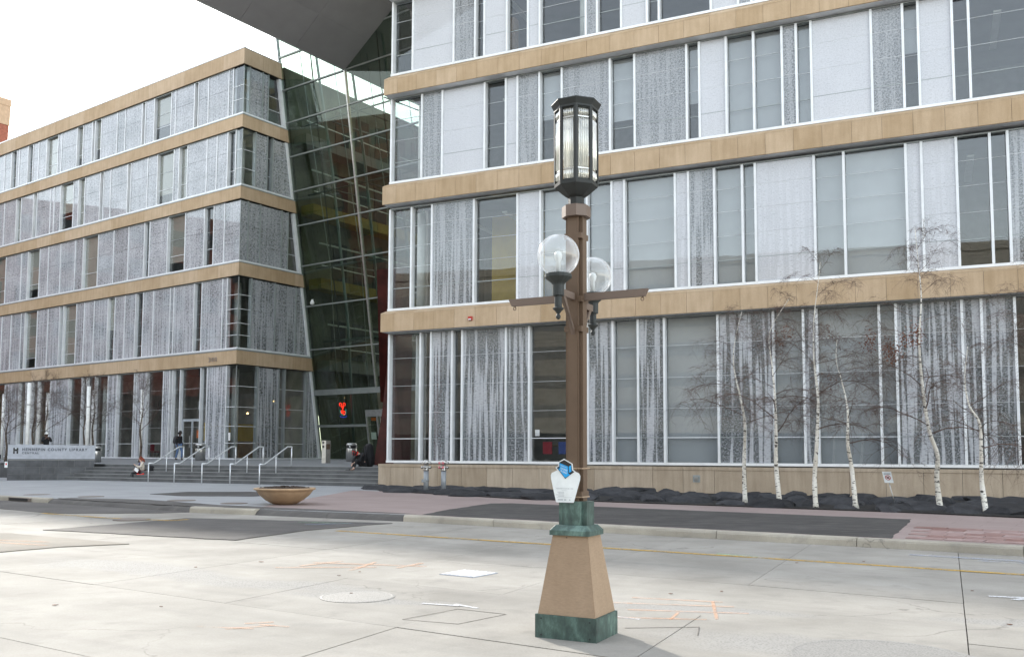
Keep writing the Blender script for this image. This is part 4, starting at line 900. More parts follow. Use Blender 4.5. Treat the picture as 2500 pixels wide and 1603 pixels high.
# straps and the tour sign hung on the post
for z in (1.215, 1.468): 
    for (a0, a1, b0, b1) in ((-.09, .09, -.0885, -.0835), (.0855, .0905, -.0885, .0885)): lbox('strap', 'tan_panel', a0, a1, b0, b1, z, z+.011)
sg = empty('tour_sign', LC-LBv*.135+ZU*1.17, 'white shield shaped sign with blue arrow strapped to the lamp post', 'sign')
SU = (LA*.985-LBv*-.17).normalized(); SU = LA; SNn = -LBv
def sgp(x, z, n=0.): return LC-LBv*(.125+n)+LA*(x-.045)+ZU*z
def plate(name, pts, n0, n1, mat, parent):
    k = len(pts); V = [sgp(x, z, n0) for x, z in pts]+[sgp(x, z, n1) for x, z in pts]
    return mesh(name, V, [tuple(range(k-1, -1, -1)), tuple(range(k, 2*k))]+[(i, (i+1) % k, k+(i+1) % k, k+i) for i in range(k)], mat, parent)
plate('board', [(-.098, 1.172), (.072, 1.172), (.132, 1.372), (.136, 1.405), (.122, 1.432), (.055, 1.457), (-.085, 1.457), (-.142, 1.432), (-.150, 1.41), (-.148, 1.38)], 0, .004, 'sign_white', sg)
plate('arrow_edge', [(-0.0724, 1.5302), (-0.0196, 1.5583), (0.0620, 1.5156), (0.0680, 1.4631), (0.0920, 1.4448), (-0.0076, 1.3716), (-0.1036, 1.4802), (-0.0748, 1.4936)], .0045, .007, 'sign_white', sg)
plate('arrow_dark', [(-0.0640, 1.5265), (-0.0172, 1.5485), (0.0524, 1.5119), (0.0584, 1.4570), (0.0812, 1.4448), (-0.0076, 1.3814), (-0.0904, 1.4790), (-0.0664, 1.4912)], .0075, .009, 'black_paint', sg)
plate('arrow_face', [(-0.0604, 1.5204), (0.0188, 1.4912), (0.0236, 1.4265), (0.0428, 1.4180), (-0.0076, 1.3899), (-0.0772, 1.4729), (-0.0604, 1.4704)], .0095, .0105, 'sign_blue', sg)
plate('arrow_side', [(0.0272, 1.4899), (0.0500, 1.5021), (0.0536, 1.4460), (0.0308, 1.4350)], .0095, .0105, 'sign_blue', sg)
def stx(body, size, x, z, mat, width=None, slant=0.): return text('lettering', body, size, sgp(x, z, .0112), LA-ZU*slant, ZU, mat, sg, depth=.0003, width=width)
stx('MINNEAPOLIS', .010, -.052, 1.498, 'sign_white', .06, .38); stx('SOUND', .023, -.054, 1.470, 'sign_white', .068, .38); stx('POINT', .023, -.054, 1.445, 'sign_white', .068, .38)
def stb(body, size, x, z, width): return text('lettering', body, size, sgp(x, z, .0045), LA, ZU, 'sign_grey', sg, depth=.0002, width=width)
stb('"ENJOYMENT OF NATURE" (1992)', .012, -.098, 1.291, .165); stb('SCULPTURE TOUR', .006, -.045, 1.276, .05)
for i, (wd, x) in enumerate(((.065, -.085), (.055, -.075), (.085, -.105), (.055, -.075))): plate('text_line', [(x, 1.262-.012*i), (x+wd, 1.262-.012*i), (x+wd, 1.265-.012*i), (x, 1.265-.012*i)], .0042, .0046, 'sign_grey', sg)
plate('text_line', [(-.095, 1.2165), (.055, 1.2165), (.055, 1.218), (-.095, 1.218)], .0042, .0046, 'sign_grey', sg)
for x, wd in ((-.08, .05), (-.02, .02), (.03, .01)): plate('text_line', [(x, 1.192), (x+wd, 1.192), (x+wd, 1.20), (x, 1.20)], .0042, .0046, 'sign_grey', sg)
# ------------------------------------------------------------------ library sign wall
W0 = Vector((-25.77, 46.83, 0)); WD = (Vector((-22.17, 48.5, 0))-W0).normalized(); WN = Vector((WD.y, -WD.x, 0)); FW = Fr(W0, WD, WN)
sw = empty('sign_wall', FW.p(2, 0, SW), 'low grey granite wall carrying the library name panel', 'wall')
FW.box('core', 'granite_nosing', sw, .01, 4.0, -1.2, -.02, SW-.1, 1.21)
for r_ in range(3):
    e = [0]+[x for x in ([.78, 1.55, 2.3, 3.05, 3.8] if r_ != 1 else [.75, 1.45, 2.15, 2.9, 3.6])]+[4.02]
    for a, b in zip(e, e[1:]): FW.box('stone_block', 'granite_wall', sw, a+.004, b-.004, -.05, .0, SW-.05+.36*r_+.004, SW-.05+.36*(r_+1)-.004)
for r_ in range(3): 
    FWe = Fr(W0, WN*-1, WD*-1); FWe.box('stone_block', 'granite_wall', sw, .0, 1.2, -.012, .03, SW-.05+.36*r_+.004, SW-.05+.36*(r_+1)-.004)
FW.box('name_panel', 'sign_metal', sw, -.04, 4.03, -.10, .012, 1.235, 1.97); FW.box('shadow_gap', 'black_paint', sw, 0, 4.0, -.5, -.02, 1.211, 1.235)
LX = WD
text('lettering', 'HENNEPIN COUNTY LIBRARY', .19, FW.p(.60, .014, 1.665), LX, ZU, 'letter_dark', sw, depth=.006, spacing=1.35, width=3.05, bold=.009)
text('lettering', 'CENTRAL', .14, FW.p(.60, .014, 1.50), LX, ZU, 'letter_dark', sw, depth=.006, spacing=1.35, width=.78, bold=.006)
def lgo(pts): return FW.prism('emblem', 'black_paint', sw, pts, .013, .022)
lgo([(.20, 1.51), (.275, 1.51), (.275, 1.64), (.20, 1.66)]); lgo([(.355, 1.51), (.43, 1.51), (.43, 1.66), (.355, 1.64)]); lgo([(.20, 1.667), (.275, 1.647), (.355, 1.647), (.43, 1.667), (.43, 1.81), (.355, 1.81), (.355, 1.735), (.275, 1.735), (.275, 1.81), (.20, 1.81)])
V, F = lathe(FW.p(.315, .016, 0), [(.03, 1.755), (.034, 1.775), (.03, 1.80)], 10); mesh('emblem', V, F, 'sign_white', sw)
nb = empty('notice_plate', FW.p(-.12, .1, .8), 'small white notice plate at the left end of the sign wall', 'notice'); FW.box('plate', 'sign_white', nb, -.16, -.02, .02, .03, .80, 1.10); FW.box('print', 'cloth_red', nb, -.12, -.06, .03, .033, .93, 1.03)
# ------------------------------------------------------------------ handrails
for i, px in enumerate((367, 430, 497, 565.7, 637)):
    x, y, _ = at_step(px, -.22)
    s = (Vector((x, y, 0))-SO).dot(SE); lab = ['leftmost sloping steel handrail, beside the seated woman', 'second sloping steel handrail from the left on the steps', 'middle one of the five sloping steel handrails', 'fourth sloping steel handrail from the left on the steps', 'rightmost sloping steel handrail, nearest the glass hall'][i]
    rl = empty('handrail', sp(s, -.22)+ZU*SW, lab, 'handrail', 'steel handrails on the steps')
    zt = SW+.92; top = SW+5*RISE+.92; d0, d1, d2, d3 = -.22, .10, 5*TREAD+.05, 5*TREAD+.36
    rod('top_rail', 'rail_steel', rl, [sp(s, d0)+ZU*zt, sp(s, d1)+ZU*zt, sp(s, d2)+ZU*top, sp(s, d3)+ZU*top], .032, 8)
    rod('post', 'rail_steel', rl, [sp(s, d0)+ZU*SW, sp(s, d0)+ZU*zt], .030); rod('post', 'rail_steel', rl, [sp(s, d3)+ZU*(SW+5*RISE), sp(s, d3)+ZU*top], .030)
    dm = (d1+d2)/2; rod('post', 'rail_steel', rl, [sp(s, dm)+ZU*(SW+2*RISE), sp(s, dm)+ZU*((zt+top)/2)], .024)
# ------------------------------------------------------------------ bins, posts, light columns on the plaza
def bin_(x, y, lab, h=1.02, r=.29):
    z = plz(x, y); b = empty('litter_bin', (x, y, z), lab, 'bin', 'steel litter bins on the plaza')
    turned('body', 'steel', b, (x, y, z), [(r, 0), (r, h*.68), (r*.98, h*.70)], 24); turned('opening', 'black', b, (x, y, z), [(r*.86, h*.69), (r*.86, h*.84)], 20)
    for k in range(3): q = 2*math.pi*k/3+.4; rod('rib', 'steel', b, [(x+r*.93*math.cos(q), y+r*.93*math.sin(q), z+h*.69), (x+r*.93*math.cos(q), y+r*.93*math.sin(q), z+h*.85)], .05, 6)
    turned('lid', 'steel', b, (x, y, z), [(r, h*.84), (r*1.0, h*.92), (r*.9, h*.97), (r*.5, h), (.02, h*1.005)], 24)
bin_(-23.75, 52.2, 'steel litter bin behind the right end of the library sign', .92); bin_(-18.6, 54.6, 'steel litter bin between the second and third handrails'); bin_(-8.95, 51.0, 'pale steel litter bin behind the person in black')
tx, ty = -9.75, 48.0; tz = plz(tx, ty); pb = empty('ticket_post', (tx, ty, tz), 'slim square steel post with dark slots near the glass hall', 'post'); ft = Fr((tx, ty, tz), SE, -SM)
ft.box('housing', 'steel', pb, -.13, .13, -.2, .2, 0, 1.18); ft.box('slot', 'black', pb, -.09, .02, .2, .212, 1.02, 1.12); ft.box('slot', 'black', pb, -.09, .02, .2, .212, .80, .92); ft.box('side_panel', 'brown_steel', pb, .13, .135, -.16, .16, .72, 1.0)
def lightcol(px, ytop, lab):
    D = 3.8*2225/(1110.5-ytop); x = (px-1250)/2225.5*D; z = plz(x, D); b = empty('light_column', (x, D, z), lab, 'light column', 'pale light columns on the plaza')
    turned('base', 'alu_grey', b, (x, D, z), [(.16, 0), (.16, .04)], 16); turned('shaft', 'white_paint', b, (x, D, z), [(.10, .04), (.10, 5.4-z)], 16); turned('joint_ring', 'steel', b, (x, D, z), [(.106, (5.4-z)*.72), (.106, (5.4-z)*.735)], 16)
for px, yt, lab in ((8, 970, 'leftmost pale light column at the picture edge'), (69, 942, 'tall pale light column left of the man in the white cap'), (95, 955, 'pale light column just behind the man in the white cap'), (115, 967, 'pale light column right of the man in the white cap'), (215, 950, 'pale light column above the last letters of the library sign'), (227, 961, 'slim pale light column beside the bin at the sign end'), (346, 957.8, 'pale light column behind the seated woman')): lightcol(px, yt, lab)
# ------------------------------------------------------------------ bowl planter
PX, PY = -6.42, 25.95
pl = empty('planter', (PX, PY, SW), 'wide shallow terracotta bowl planter full of dark soil', 'planter')
turned('bowl', 'terracotta', pl, (PX, PY, SW+.004), [(.20, 0), (.34, .02), (.52, .12), (.70, .27), (.765, .36), (.775, .378), (.79, .38), (.795, .395), (.80, .405), (.845, .41), (.862, .435), (.85, .462), (.80, .468), (.765, .45), (.72, .40)], 56)
V, F = [], []; rn = random.Random(3); nr = 9
for i in range(nr+1):
    for k in range(36):
        r = .745*i/nr; q = 2*math.pi*k/36; V.append((PX+r*math.cos(q), PY+r*math.sin(q), SW+.44+(.0 if i == nr else rn.uniform(.0, .10)*(1-.4*i/nr))))
for i in range(nr):
    for k in range(36): F.append((i*36+k, i*36+(k+1) % 36, (i+1)*36+(k+1) % 36, (i+1)*36+k))
mesh('soil', V, F, 'soil', pl)
# ------------------------------------------------------------------ fire department standpipes
def standpipe(x, y, lab, caps, low):
    z = SW+.03; b = empty('standpipe', (x, y, z), lab, 'standpipe', 'fire standpipes by the stone base')
    turned('pipe', 'pipe_grey', b, (x, y, z), [(.095, -.05), (.095, .78)], 20)
    turned('head', 'chrome', b, (x, y, z), [(.10, .78), (.105, .84), (.088, .86), (.088, 1.05), (.11, 1.07), (.12, 1.11), (.10, 1.16), (.05, 1.19), (.01, 1.20)], 20)
    if low:
        V, F = cbox((x-.06, y-.12, z+.42), Vector((.8, .6, 0)), Vector((-.6, .8, 0)), ZU, .10, .03, .06); mesh('plate', V, F, 'pipe_grey', b); turned('collar', 'pipe_grey', b, (x, y, z), [(.112, .40), (.112, .47)], 20)
    for zz_ in (.93, 1.09):
        for a_ in (-2.6, -1.65, -.55):
            d = Vector((math.cos(a_), math.sin(a_), -.12)); q = Vector((x, y, z+zz_))
            rod('inlet', 'chrome', b, [q, q+d*.16], .042, 12); rod('inlet_cap', caps if a_ < -.6 else 'chrome', b, [q+d*.16, q+d*.20], .05, 12)
standpipe(-3.16, 33.85, 'left grey standpipe with all metal inlets by the stone base', 'chrome', True); standpipe(-2.50, 33.65, 'right grey standpipe with faded pink inlet caps', 'pink_cap', False)
# ------------------------------------------------------------------ no entry notice on a stake
x, y = 10.45, 24.95; ns = empty('stake_sign', (x, y, SW), 'small white prohibition sign on a leaning thin stake among the rocks', 'sign')
top = Vector((x-.16, y+.02, SW+.72)); rod('stake', 'steel', ns, [(x, y, SW), top], .012, 6)
su = Vector((.88, -.45, 0)).normalized(); sv = (Vector((-.16, 0, .72)).normalized()); sn_ = su.cross(sv)
c = top+sv*.14+sn_*.015
V, F = cbox(c, su, sv, sn_, .115, .155, .004); mesh('board', V, F, 'sign_white', ns)
q = c+sn_*.007; rod('ring', 'red_plastic', ns, [q+su*.062*math.cos(R(a_))+sv*(.062*math.sin(R(a_))-.01) for a_ in range(0, 361, 20)], .008, 6); rod('bar', 'red_plastic', ns, [q+su*.045-sv*.055, q-su*.045+sv*.035], .007, 6)
V, F = cbox(q-sv*.01, su, sv, sn_, .03, .02, .002); mesh('pictogram', V, F, 'black_paint', ns)
for zz_ in (.105, .085): V, F = cbox(c+sv*zz_+sn_*.005, su, sv, sn_, .085, .007, .001); mesh('text_line', V, F, 'sign_grey', ns)
# ------------------------------------------------------------------ slate rocks
def wall_y(x): t = (x-C0.x)/UR.x; return C0.y+UR.y*t
def bed_y(x):
    for (a, b), (c, d) in zip(BED0, BED0[1:]):
        if a <= x <= c: return b+(d-b)*(x-a)/(c-a)
    return BED0[-1][1]
def rock(x, y, sx, sy, sz, rot, flat, rn, tilt):
    bm = bmesh.new(); bmesh.ops.create_icosphere(bm, subdivisions=1 if rn.random() < .0 else 2, radius=1.0); ca, sa = math.cos(rot), math.sin(rot)
    cut = [(Vector((rn.uniform(-1, 1), rn.uniform(-1, 1), rn.uniform(-.15, .8))).normalized(), rn.uniform(.42, .80)) for _ in range(11)]+[(Vector((rn.uniform(-.15, .15), rn.uniform(-.15, .15), 1)).normalized(), flat)]
    V = []
    for v in bm.verts:
        p = v.co.copy()
        for n_, h in cut:
            e = p.dot(n_)-h
            if e > 0: p -= n_*e
        p = Vector((p.x*sx, p.y*sy, p.z*sz)); p = Vector((p.x*ca-p.y*sa, p.x*sa+p.y*ca, p.z+tilt*(p.x*sa+p.y*ca)))
        V.append((x+p.x, y+p.y, SW+.03+p.z))
    F = [tuple(v.index for v in f.verts) for f in bm.faces]; bm.free()
    return mesh('rock', V, F, 'slate', None)
rn = random.Random(21); k = 0
for i in range(30):
    x = -5.2+i*.78+rn.uniform(-.15, .15)
    for j in range(5):
        f = (j+.5)/5+rn.uniform(-.07, .07); yb, yw = bed_y(x), wall_y(x)-.55; y = yb+(yw-yb)*f
        left = x < 2.5; s = rn.uniform(.7, 1.45)
        o = rock(x+rn.uniform(-.3, .3), y, (.85 if left else .62)*s, (.50 if left else .42)*s*max(.75, (yw-yb)/4.8), (.20 if left else .25)*s*(1.0-.15*f), rn.uniform(-.9, .3), .45 if left else .62, rn, rn.uniform(.0, .14))
        tag(o, 'flat dark slate slab in the bed along the stone base' if left else 'dark slate boulder among the birch trunks', 'rock', 'flat slate slabs by the standpipes' if left else 'slate boulders under the birches')
# ------------------------------------------------------------------ trees
def twigs(V, F, a, b, r0, r1, seg=3):
    v, f = tube([a, (a+b)/2, b], [r0, (r0+r1)/2, r1], seg, False); o = len(V); V += v; F += [tuple(i+o for i in q) for q in f]
def limb(V, F, p, d, L, r, lev, rn, droop, leafpts):
    n = 5 if lev < 2 else 4; pts = [p.copy()]; rad = [r]; q = p.copy(); dd = d.copy()
    for i in range(n):
        dd = (dd+Vector((rn.uniform(-.3, .3), rn.uniform(-.3, .3), rn.uniform(-.2, .2)-droop*(i/n)))).normalized(); q = q+dd*(L/n); pts.append(q.copy()); rad.append(r*(1-.78*(i+1)/n))
    v, f = tube(pts, rad, 5 if lev == 0 else 3, False); o = len(V); V += v; F += [tuple(i+o for i in t) for t in f]
    if lev == 2: leafpts.append(pts[-1]); return
    kids = rn.randint(12, 15) if lev == 0 else rn.randint(8, 12)
    for k in range(kids):
        t = rn.uniform(.15, 1.0); j = min(n-1, int(t*n)); a = pts[j]+(pts[j+1]-pts[j])*(t*n-j)
        base = (pts[j+1]-pts[j]).normalized(); side = Vector((rn.uniform(-1, 1), rn.uniform(-1, 1), rn.uniform(-.35, .6))).normalized()
        limb(V, F, a, (base*.55+side*.75).normalized(), L*(.50 if lev == 0 else .55)*rn.uniform(.6, 1.15), max(.0027, r*.42), lev+1, rn, droop*1.25, leafpts)
def birch_tree(base, ctrl, seed, lab, nl, leaves=0, start=.33, name='birch_tree', r0=.072, bark='birch_bark', tw='twig', droop=.55, Ls=1.9, group='bare birches in the slate bed', up=.35, leafat=()):
    rn = random.Random(seed); b = Vector(base); t = empty(name, base, lab, 'tree', group)
    pts = [b+Vector((dx, dy, dz)) for dx, dy, dz in ctrl]; fine = []
    for i in range(len(pts)-1):
        for k in range(4):
            p0, p1, p2, p3 = pts[max(i-1, 0)], pts[i], pts[i+1], pts[min(i+2, len(pts)-1)]; s = k/4
            fine.append(p1*1.0+(p2-p0)*.5*s+(p0*2-p1*5+p2*4-p3)*.5*s*s+(p1*3-p0-p2*3+p3)*.5*s**3)
    fine.append(pts[-1]); H = ctrl[-1][2]; rad = [max(.008, r0*max(.04, 1-.97*((q.z-b.z)/H))**1.15*(1+.10*rn.uniform(-1, 1)))*(1.25 if i == 0 else 1) for i, q in enumerate(fine)]
    v, f = tube(fine, rad, 12); mesh('trunk', v, f, bark, t, True)
    V, F, LP = [], [], []; PV, PF = [], []
    for k in range(nl):
        s = start+(1-start)*(k+rn.random())/nl; i = min(len(fine)-2, int(s*(len(fine)-1))); a = fine[i]+(fine[i+1]-fine[i])*(s*(len(fine)-1)-i)
        ang = k*2.4+rn.uniform(-.6, .6); d = Vector((math.cos(ang), math.sin(ang)*.8, rn.uniform(up*.3, up*2.2)+1.6*max(0, s-.62))).normalized()
        L = Ls*(.62+.5*math.sin(math.pi*min(1, s*1.1))-.22*s)*rn.uniform(.75, 1.2); limb(V, F, a, d, L, max(.006, rad[i]*.36), 0, rn, droop, LP)
    mesh('crown', V, F, tw, t)
    if leaves:
        LV, LF = [], []; centres = [b+Vector((dx, -.2, dz)) for dx, dz in leafat]
        for c in centres:
            for _ in range(leaves*2):
                q = c+Vector((rn.gauss(0, .10), rn.gauss(0, .10), rn.gauss(-.05, .16))); s = rn.uniform(.02, .034); a = Vector((rn.uniform(-1, 1), rn.uniform(-1, 1), rn.uniform(-1, 0))).normalized(); e = a.cross(Vector((rn.uniform(-1, 1), rn.uniform(-1, 1), .3))).normalized()
                o = len(LV); LV += [q, q+a*s+e*s*.6, q+a*s*2.1, q+a*s-e*s*.6]; LF.append((o, o+1, o+2, o+3))
        mesh('dead_leaves', LV, LF, 'dead_leaf', t)['kind'] = 'stuff'
    return t
def px2(base, pts, s=1.811):      # trunk bends measured against the base, in metres
    D = base[1]; k = D/2225.5/s; x0, y0 = pts[0]; return [((x-x0)*k, .12*math.sin(i*1.7)*(i > 0), (y0-y)*k) for i, (x, y) in enumerate(pts)]
TB = [((6.95, 27.3, SW), [(205, 1408), (207, 1240), (208, 1065), (190, 960), (165, 800), (175, 680), (200, 560)], 11, 'birch growing leftmost of the row, left of the wall outlet', 14, 0),
      ((7.52, 25.7, SW), [(374, 1425), (365, 1250), (360, 1110), (355, 950), (352, 800), (346, 650), (430, 500)], 5, 'birch second from the left with a few red leaves', 13, 26),
      ((8.29, 25.0, SW), [(532, 1432), (535, 1300), (540, 1150), (545, 950), (540, 780), (545, 600), (556, 450), (570, 340)], 9, 'tall straight birch third from the left reaching over the stone band', 15, 10),
      ((9.19, 24.5, SW), [(711, 1438), (705, 1260), (680, 1150), (678, 1000), (665, 870), (645, 780), (640, 690)], 15, 'short crooked birch left of the small stake sign', 13, 0),
      ((11.26, 24.1, SW), [(1083, 1443), (1080, 1300), (1075, 1200), (1035, 1090), (1025, 900), (1018, 700), (1020, 500), (1012, 350), (1015, 180)], 23, 'tallest birch with a cluster of rusty leaves, right of the stake sign', 17, 70),
      ((11.74, 22.7, SW), [(1295, 1460), (1290, 1320), (1278, 1180), (1268, 1060), (1240, 980), (1228, 860), (1230, 720)], 31, 'rightmost full birch with a thin leaning crown', 11, 0),
      ((13.5, 22.3, SW), [(1490, 1470), (1485, 1200), (1470, 950), (1455, 760), (1440, 640), (1420, 520), (1415, 400)], 37, 'birch at the right picture edge, its trunk mostly cut off', 13, 0)]
LEAF = {5: [(410, 650), (380, 690)], 9: [(590, 640), (585, 860)], 23: [(990, 660), (860, 720), (885, 745), (935, 690), (780, 690)]}
for base, pts, seed, lab, nl, lv in TB:
    k = base[1]/2225.5/1.811; birch_tree(base, px2(base, pts), seed, lab, nl, lv, leafat=[((x-pts[0][0])*k, (pts[0][1]-y)*k) for x, y in LEAF.get(seed, [])])
for px, D, H, lab in ((82, 54, 4.4, 'small bare plaza tree left of the man in the white cap'), (112, 53.5, 4.7, 'small bare plaza tree right of the man in the white cap'), (207, 54, 4.6, 'small bare plaza tree by the light column over the sign'), (228, 55, 4.7, 'small bare plaza tree above the bin at the sign end'), (345, 51.5, 4.6, 'small bare plaza tree rising behind the seated woman'), (18, 55, 4.2, 'small bare plaza tree at the left picture edge')):
    x = (px-1250)/2225.5*D; z = plz(x, D)
    birch_tree((x, D, z), [(0, 0, 0), (.05, 0, H*.2), (-.04, 0, H*.4), (.06, .05, H*.62), (.02, 0, H*.8), (.05, 0, H)], int(px)+3, lab, 15, 0, .36, 'plaza_tree', .075, 'bark_grey', 'twig', -.12, 1.75, 'small bare trees on the plaza', .55)
# ------------------------------------------------------------------ people
def skin(name, mat, parent, W, verts, edges, root=0, sub=2):
    """one continuous skinned surface; W maps local points to the world"""
    me = bpy.data.meshes.new(name); org = WL[parent.name]
    me.from_pydata([tuple(W(v[:3])-org) for v in verts], edges, []); me.materials.append(M[mat])
    o = bpy.data.objects.new(name, me); link(o, parent, org)
    md = o.modifiers.new('Skin', 'SKIN'); md.use_smooth_shade = True
    sv = me.skin_vertices[0].data
    for i, v in enumerate(verts):
        r = v[3]; sv[i].radius = r if hasattr(r, '__len__') else (r, r); sv[i].use_root = (i == root)
    s = o.modifiers.new('Sub', 'SUBSURF'); s.levels = 1; s.render_levels = sub; return o
def person(loc, head, J, lab, top, legs, skin_m, hair, shoe='shoe', hat=None, bag=None, scarf=None, hairlong=False, barefoot=False):
    """J: joints in metres, x right, y ahead, z up from the support point"""
    t = empty('person', loc, lab, 'person'); ca, sa = math.cos(head), math.sin(head); L0 = Vector(loc)
    W = lambda p: L0+Vector((p[0]*ca+p[1]*sa, -p[0]*sa+p[1]*ca, p[2]))
    j = J; g = lambda k: Vector(j[k]); V, E = [], []
    def add(p, r, prev=None):
        V.append((p[0], p[1], p[2], r)); i = len(V)-1
        if prev is not None: E.append((prev, i))
        return i
    pel = add(g('pelvis'), (.13, .10)); wst = add((g('pelvis')+g('chest'))/2, (.125, .095), pel); ch = add(g('chest'), (.15, .105), wst); nk = add(g('neck'), .052, ch)
    hd0 = add(g('head')-(g('head')-g('neck'))*.35, .062, nk); hd = add(g('head'), (.078, .092), hd0); ht = add(g('crown'), (.06, .07), hd)
    fwd = Vector(j.get('face', (0, 1, 0))).normalized(); add(g('head')+fwd*.10-Vector((0, 0, .015)), .018, hd)
    for s in ('l', 'r'):
        sh = add(g('sh'+s), .058, ch); el = add(g('el'+s), .043, sh); wr = add(g('wr'+s), .029, el)
        dirn = (g('hd'+s)-g('wr'+s)); dn = dirn.normalized(); pm = add(g('wr'+s)+dirn*.5, (.038, .02), wr); sd = dn.cross(Vector((.2, .3, 1))).normalized()
        for q, (o_, l_) in enumerate(((-.028, .75), (-.010, .95), (.010, 1.0), (.027, .82))):
            a = add(g('wr'+s)+dirn+sd*o_, .010, pm); add(g('wr'+s)+dirn*(1+.42*l_)+sd*o_*1.05+Vector((0, 0, -.016)), .008, a)
        a = add(g('wr'+s)+dirn*.65+sd*.042, .011, pm); add(g('wr'+s)+dirn*1.0+sd*.055, .009, a)
        hp = add(g('hip'+s), .085, pel); kn = add(g('kn'+s), .058, hp); an = add(g('an'+s), .038, kn); add(g('to'+s), (.036, .022), an)
    skin('body', skin_m, t, W, V, E)
    TV = [(*g('pelvis'), (.155, .12)), (*((g('pelvis')+g('chest'))/2), (.155, .12)), (*g('chest'), (.18, .13)), (*(g('neck')-(g('neck')-g('chest'))*.25), .075)]; TE = [(0, 1), (1, 2), (2, 3)]
    for s in ('l', 'r'):
        i = len(TV); TV += [(*g('sh'+s), .075), (*g('el'+s), .060), (*(g('wr'+s)-(g('wr'+s)-g('el'+s))*.06), .043)]; TE += [(2, i), (i, i+1), (i+1, i+2)]
    skin('jacket', top, t, W, TV, TE)
    LV = [(*(g('pelvis')-Vector((0, 0, .03))), (.145, .115))]; LE = []
    for s in ('l', 'r'):
        i = len(LV); LV += [(*g('hip'+s), .10), (*g('kn'+s), .074), (*(g('an'+s)-(g('an'+s)-g('kn'+s))*.05), .056)]; LE += [(0, i), (i, i+1), (i+1, i+2)]
    skin('trousers', legs, t, W, LV, LE)
    for s in ('l', 'r'):
        a = g('an'+s); b = g('to'+s); dn = Vector((b.x-a.x, b.y-a.y, 0)).normalized()
        skin('shoe', shoe, t, W, [(*(a+dn*-.04+Vector((0, 0, -.05))), .042), (*(a+dn*.06+Vector((0, 0, -.055))), (.045, .038)), (*(b+dn*.03), (.042, .028))], [(0, 1), (1, 2)], 1)
    if hair:
        c = g('head')+(g('crown')-g('head'))*.55-fwd*.028; HV = [(*(c-fwd*.045-Vector((0, 0, .05))), .07), (*(c+Vector((0, 0, .0))), (.088, .095)), (*(c+fwd*.045+Vector((0, 0, .035))), .055)]; HE = [(0, 1), (1, 2)]
        if hairlong: HV += [(*(c-fwd*.12-Vector((0, 0, .07))), .055), (*(c-fwd*.15-Vector((0, 0, .19))), .04)]; HE += [(0, 3), (3, 4)]
        skin('hair', hair, t, W, HV, HE, 1)
    for s_ in (-1, 1):
        rt = fwd.cross(Vector((0, 0, 1))).normalized(); e = W(g('head')+fwd*.083+rt*s_*.03+Vector((0, 0, .012))); v, f = lathe(e, [(.002, -.008), (.008, 0), (.002, .008)], 8); mesh('eye', v, f, 'black', t)
    if hat:
        c = W(g('head')+(g('crown')-g('head'))*.45); up = (W(g('crown'))-W(g('head'))).normalized()
        prof = [(.104, -.035), (.108, .0), (.100, .045), (.075, .085), (.03, .105), (.004, .108)]; v, f = lathe((0, 0, 0), prof, 18); rq = up.to_track_quat('Z', 'Y'); v = [c+rq @ Vector(p) for p in v]; mesh('cap', v, f, hat, t, True)
        fw = W(g('head')+fwd)-W(g('head')); side = fw.cross(up).normalized(); b = c-up*.02; pts = [b+side*.085+fw*.06, b+side*.06+fw*.15, b-side*.06+fw*.15, b-side*.085+fw*.06]
        mesh('visor', pts+[p+up*.012 for p in pts], [(3, 2, 1, 0), (4, 5, 6, 7), (0, 1, 5, 4), (1, 2, 6, 5), (2, 3, 7, 6), (3, 0, 4, 7)], hat, t)
    if scarf: c = g('neck')-Vector((0, 0, .02)); skin('scarf', scarf, t, W, [(*(c+Vector((.05, .0, 0))), .06), (*(c+Vector((0, .07, -.03))), .065), (*(c+Vector((-.05, 0, 0))), .06), (*(c+Vector((0, .10, -.17))), .06)], [(0, 1), (1, 2), (1, 3)], 1)
    return t, W
def backpack(c, head, s, mat, lab=None, parent=None, zk=1.):
    """rounded pack with a front pocket and straps"""
    t = empty('backpack', c, lab, 'backpack') if parent is None else parent; ca, sa = math.cos(head), math.sin(head); C = Vector(c)
    def Wp(p): return C+Vector((p[0]*ca+p[1]*sa, -p[0]*sa+p[1]*ca, p[2]*zk))*s
    def rb(hx_, hy, hz, cz, cy):
        v, f = [], []; prof = [(0.0, .72), (.10, .93), (.30, 1.0), (.65, 1.0), (.86, .86), (.97, .60), (1.0, .30)]
        for hgt, k in prof:
            for i in range(16):
                q = 2*math.pi*i/16; cx, sy = math.cos(q), math.sin(q); e = .55; v.append(Wp((hx_*k*math.copysign(abs(cx)**e, cx), cy+hy*k*math.copysign(abs(sy)**e, sy), cz+hz*hgt)))
        for a in range(len(prof)-1):
            for i in range(16): f.append((a*16+i, a*16+(i+1) % 16, (a+1)*16+(i+1) % 16, (a+1)*16+i))
        f.append(tuple(range(15, -1, -1))); f.append(tuple(range((len(prof)-1)*16, len(prof)*16))); return v, f
    v, f = rb(.17, .11, .46, 0, 0); mesh('pack', v, f, mat, t, True); v, f = rb(.13, .05, .24, .03, -.11); mesh('pocket', v, f, mat, t, True)
    for sx in (-1, 1): rod('strap', mat, t, [Wp((sx*.09, .10, .42)), Wp((sx*.10, .17, .30)), Wp((sx*.11, .14, .08))], .016*s, 6)
    return t
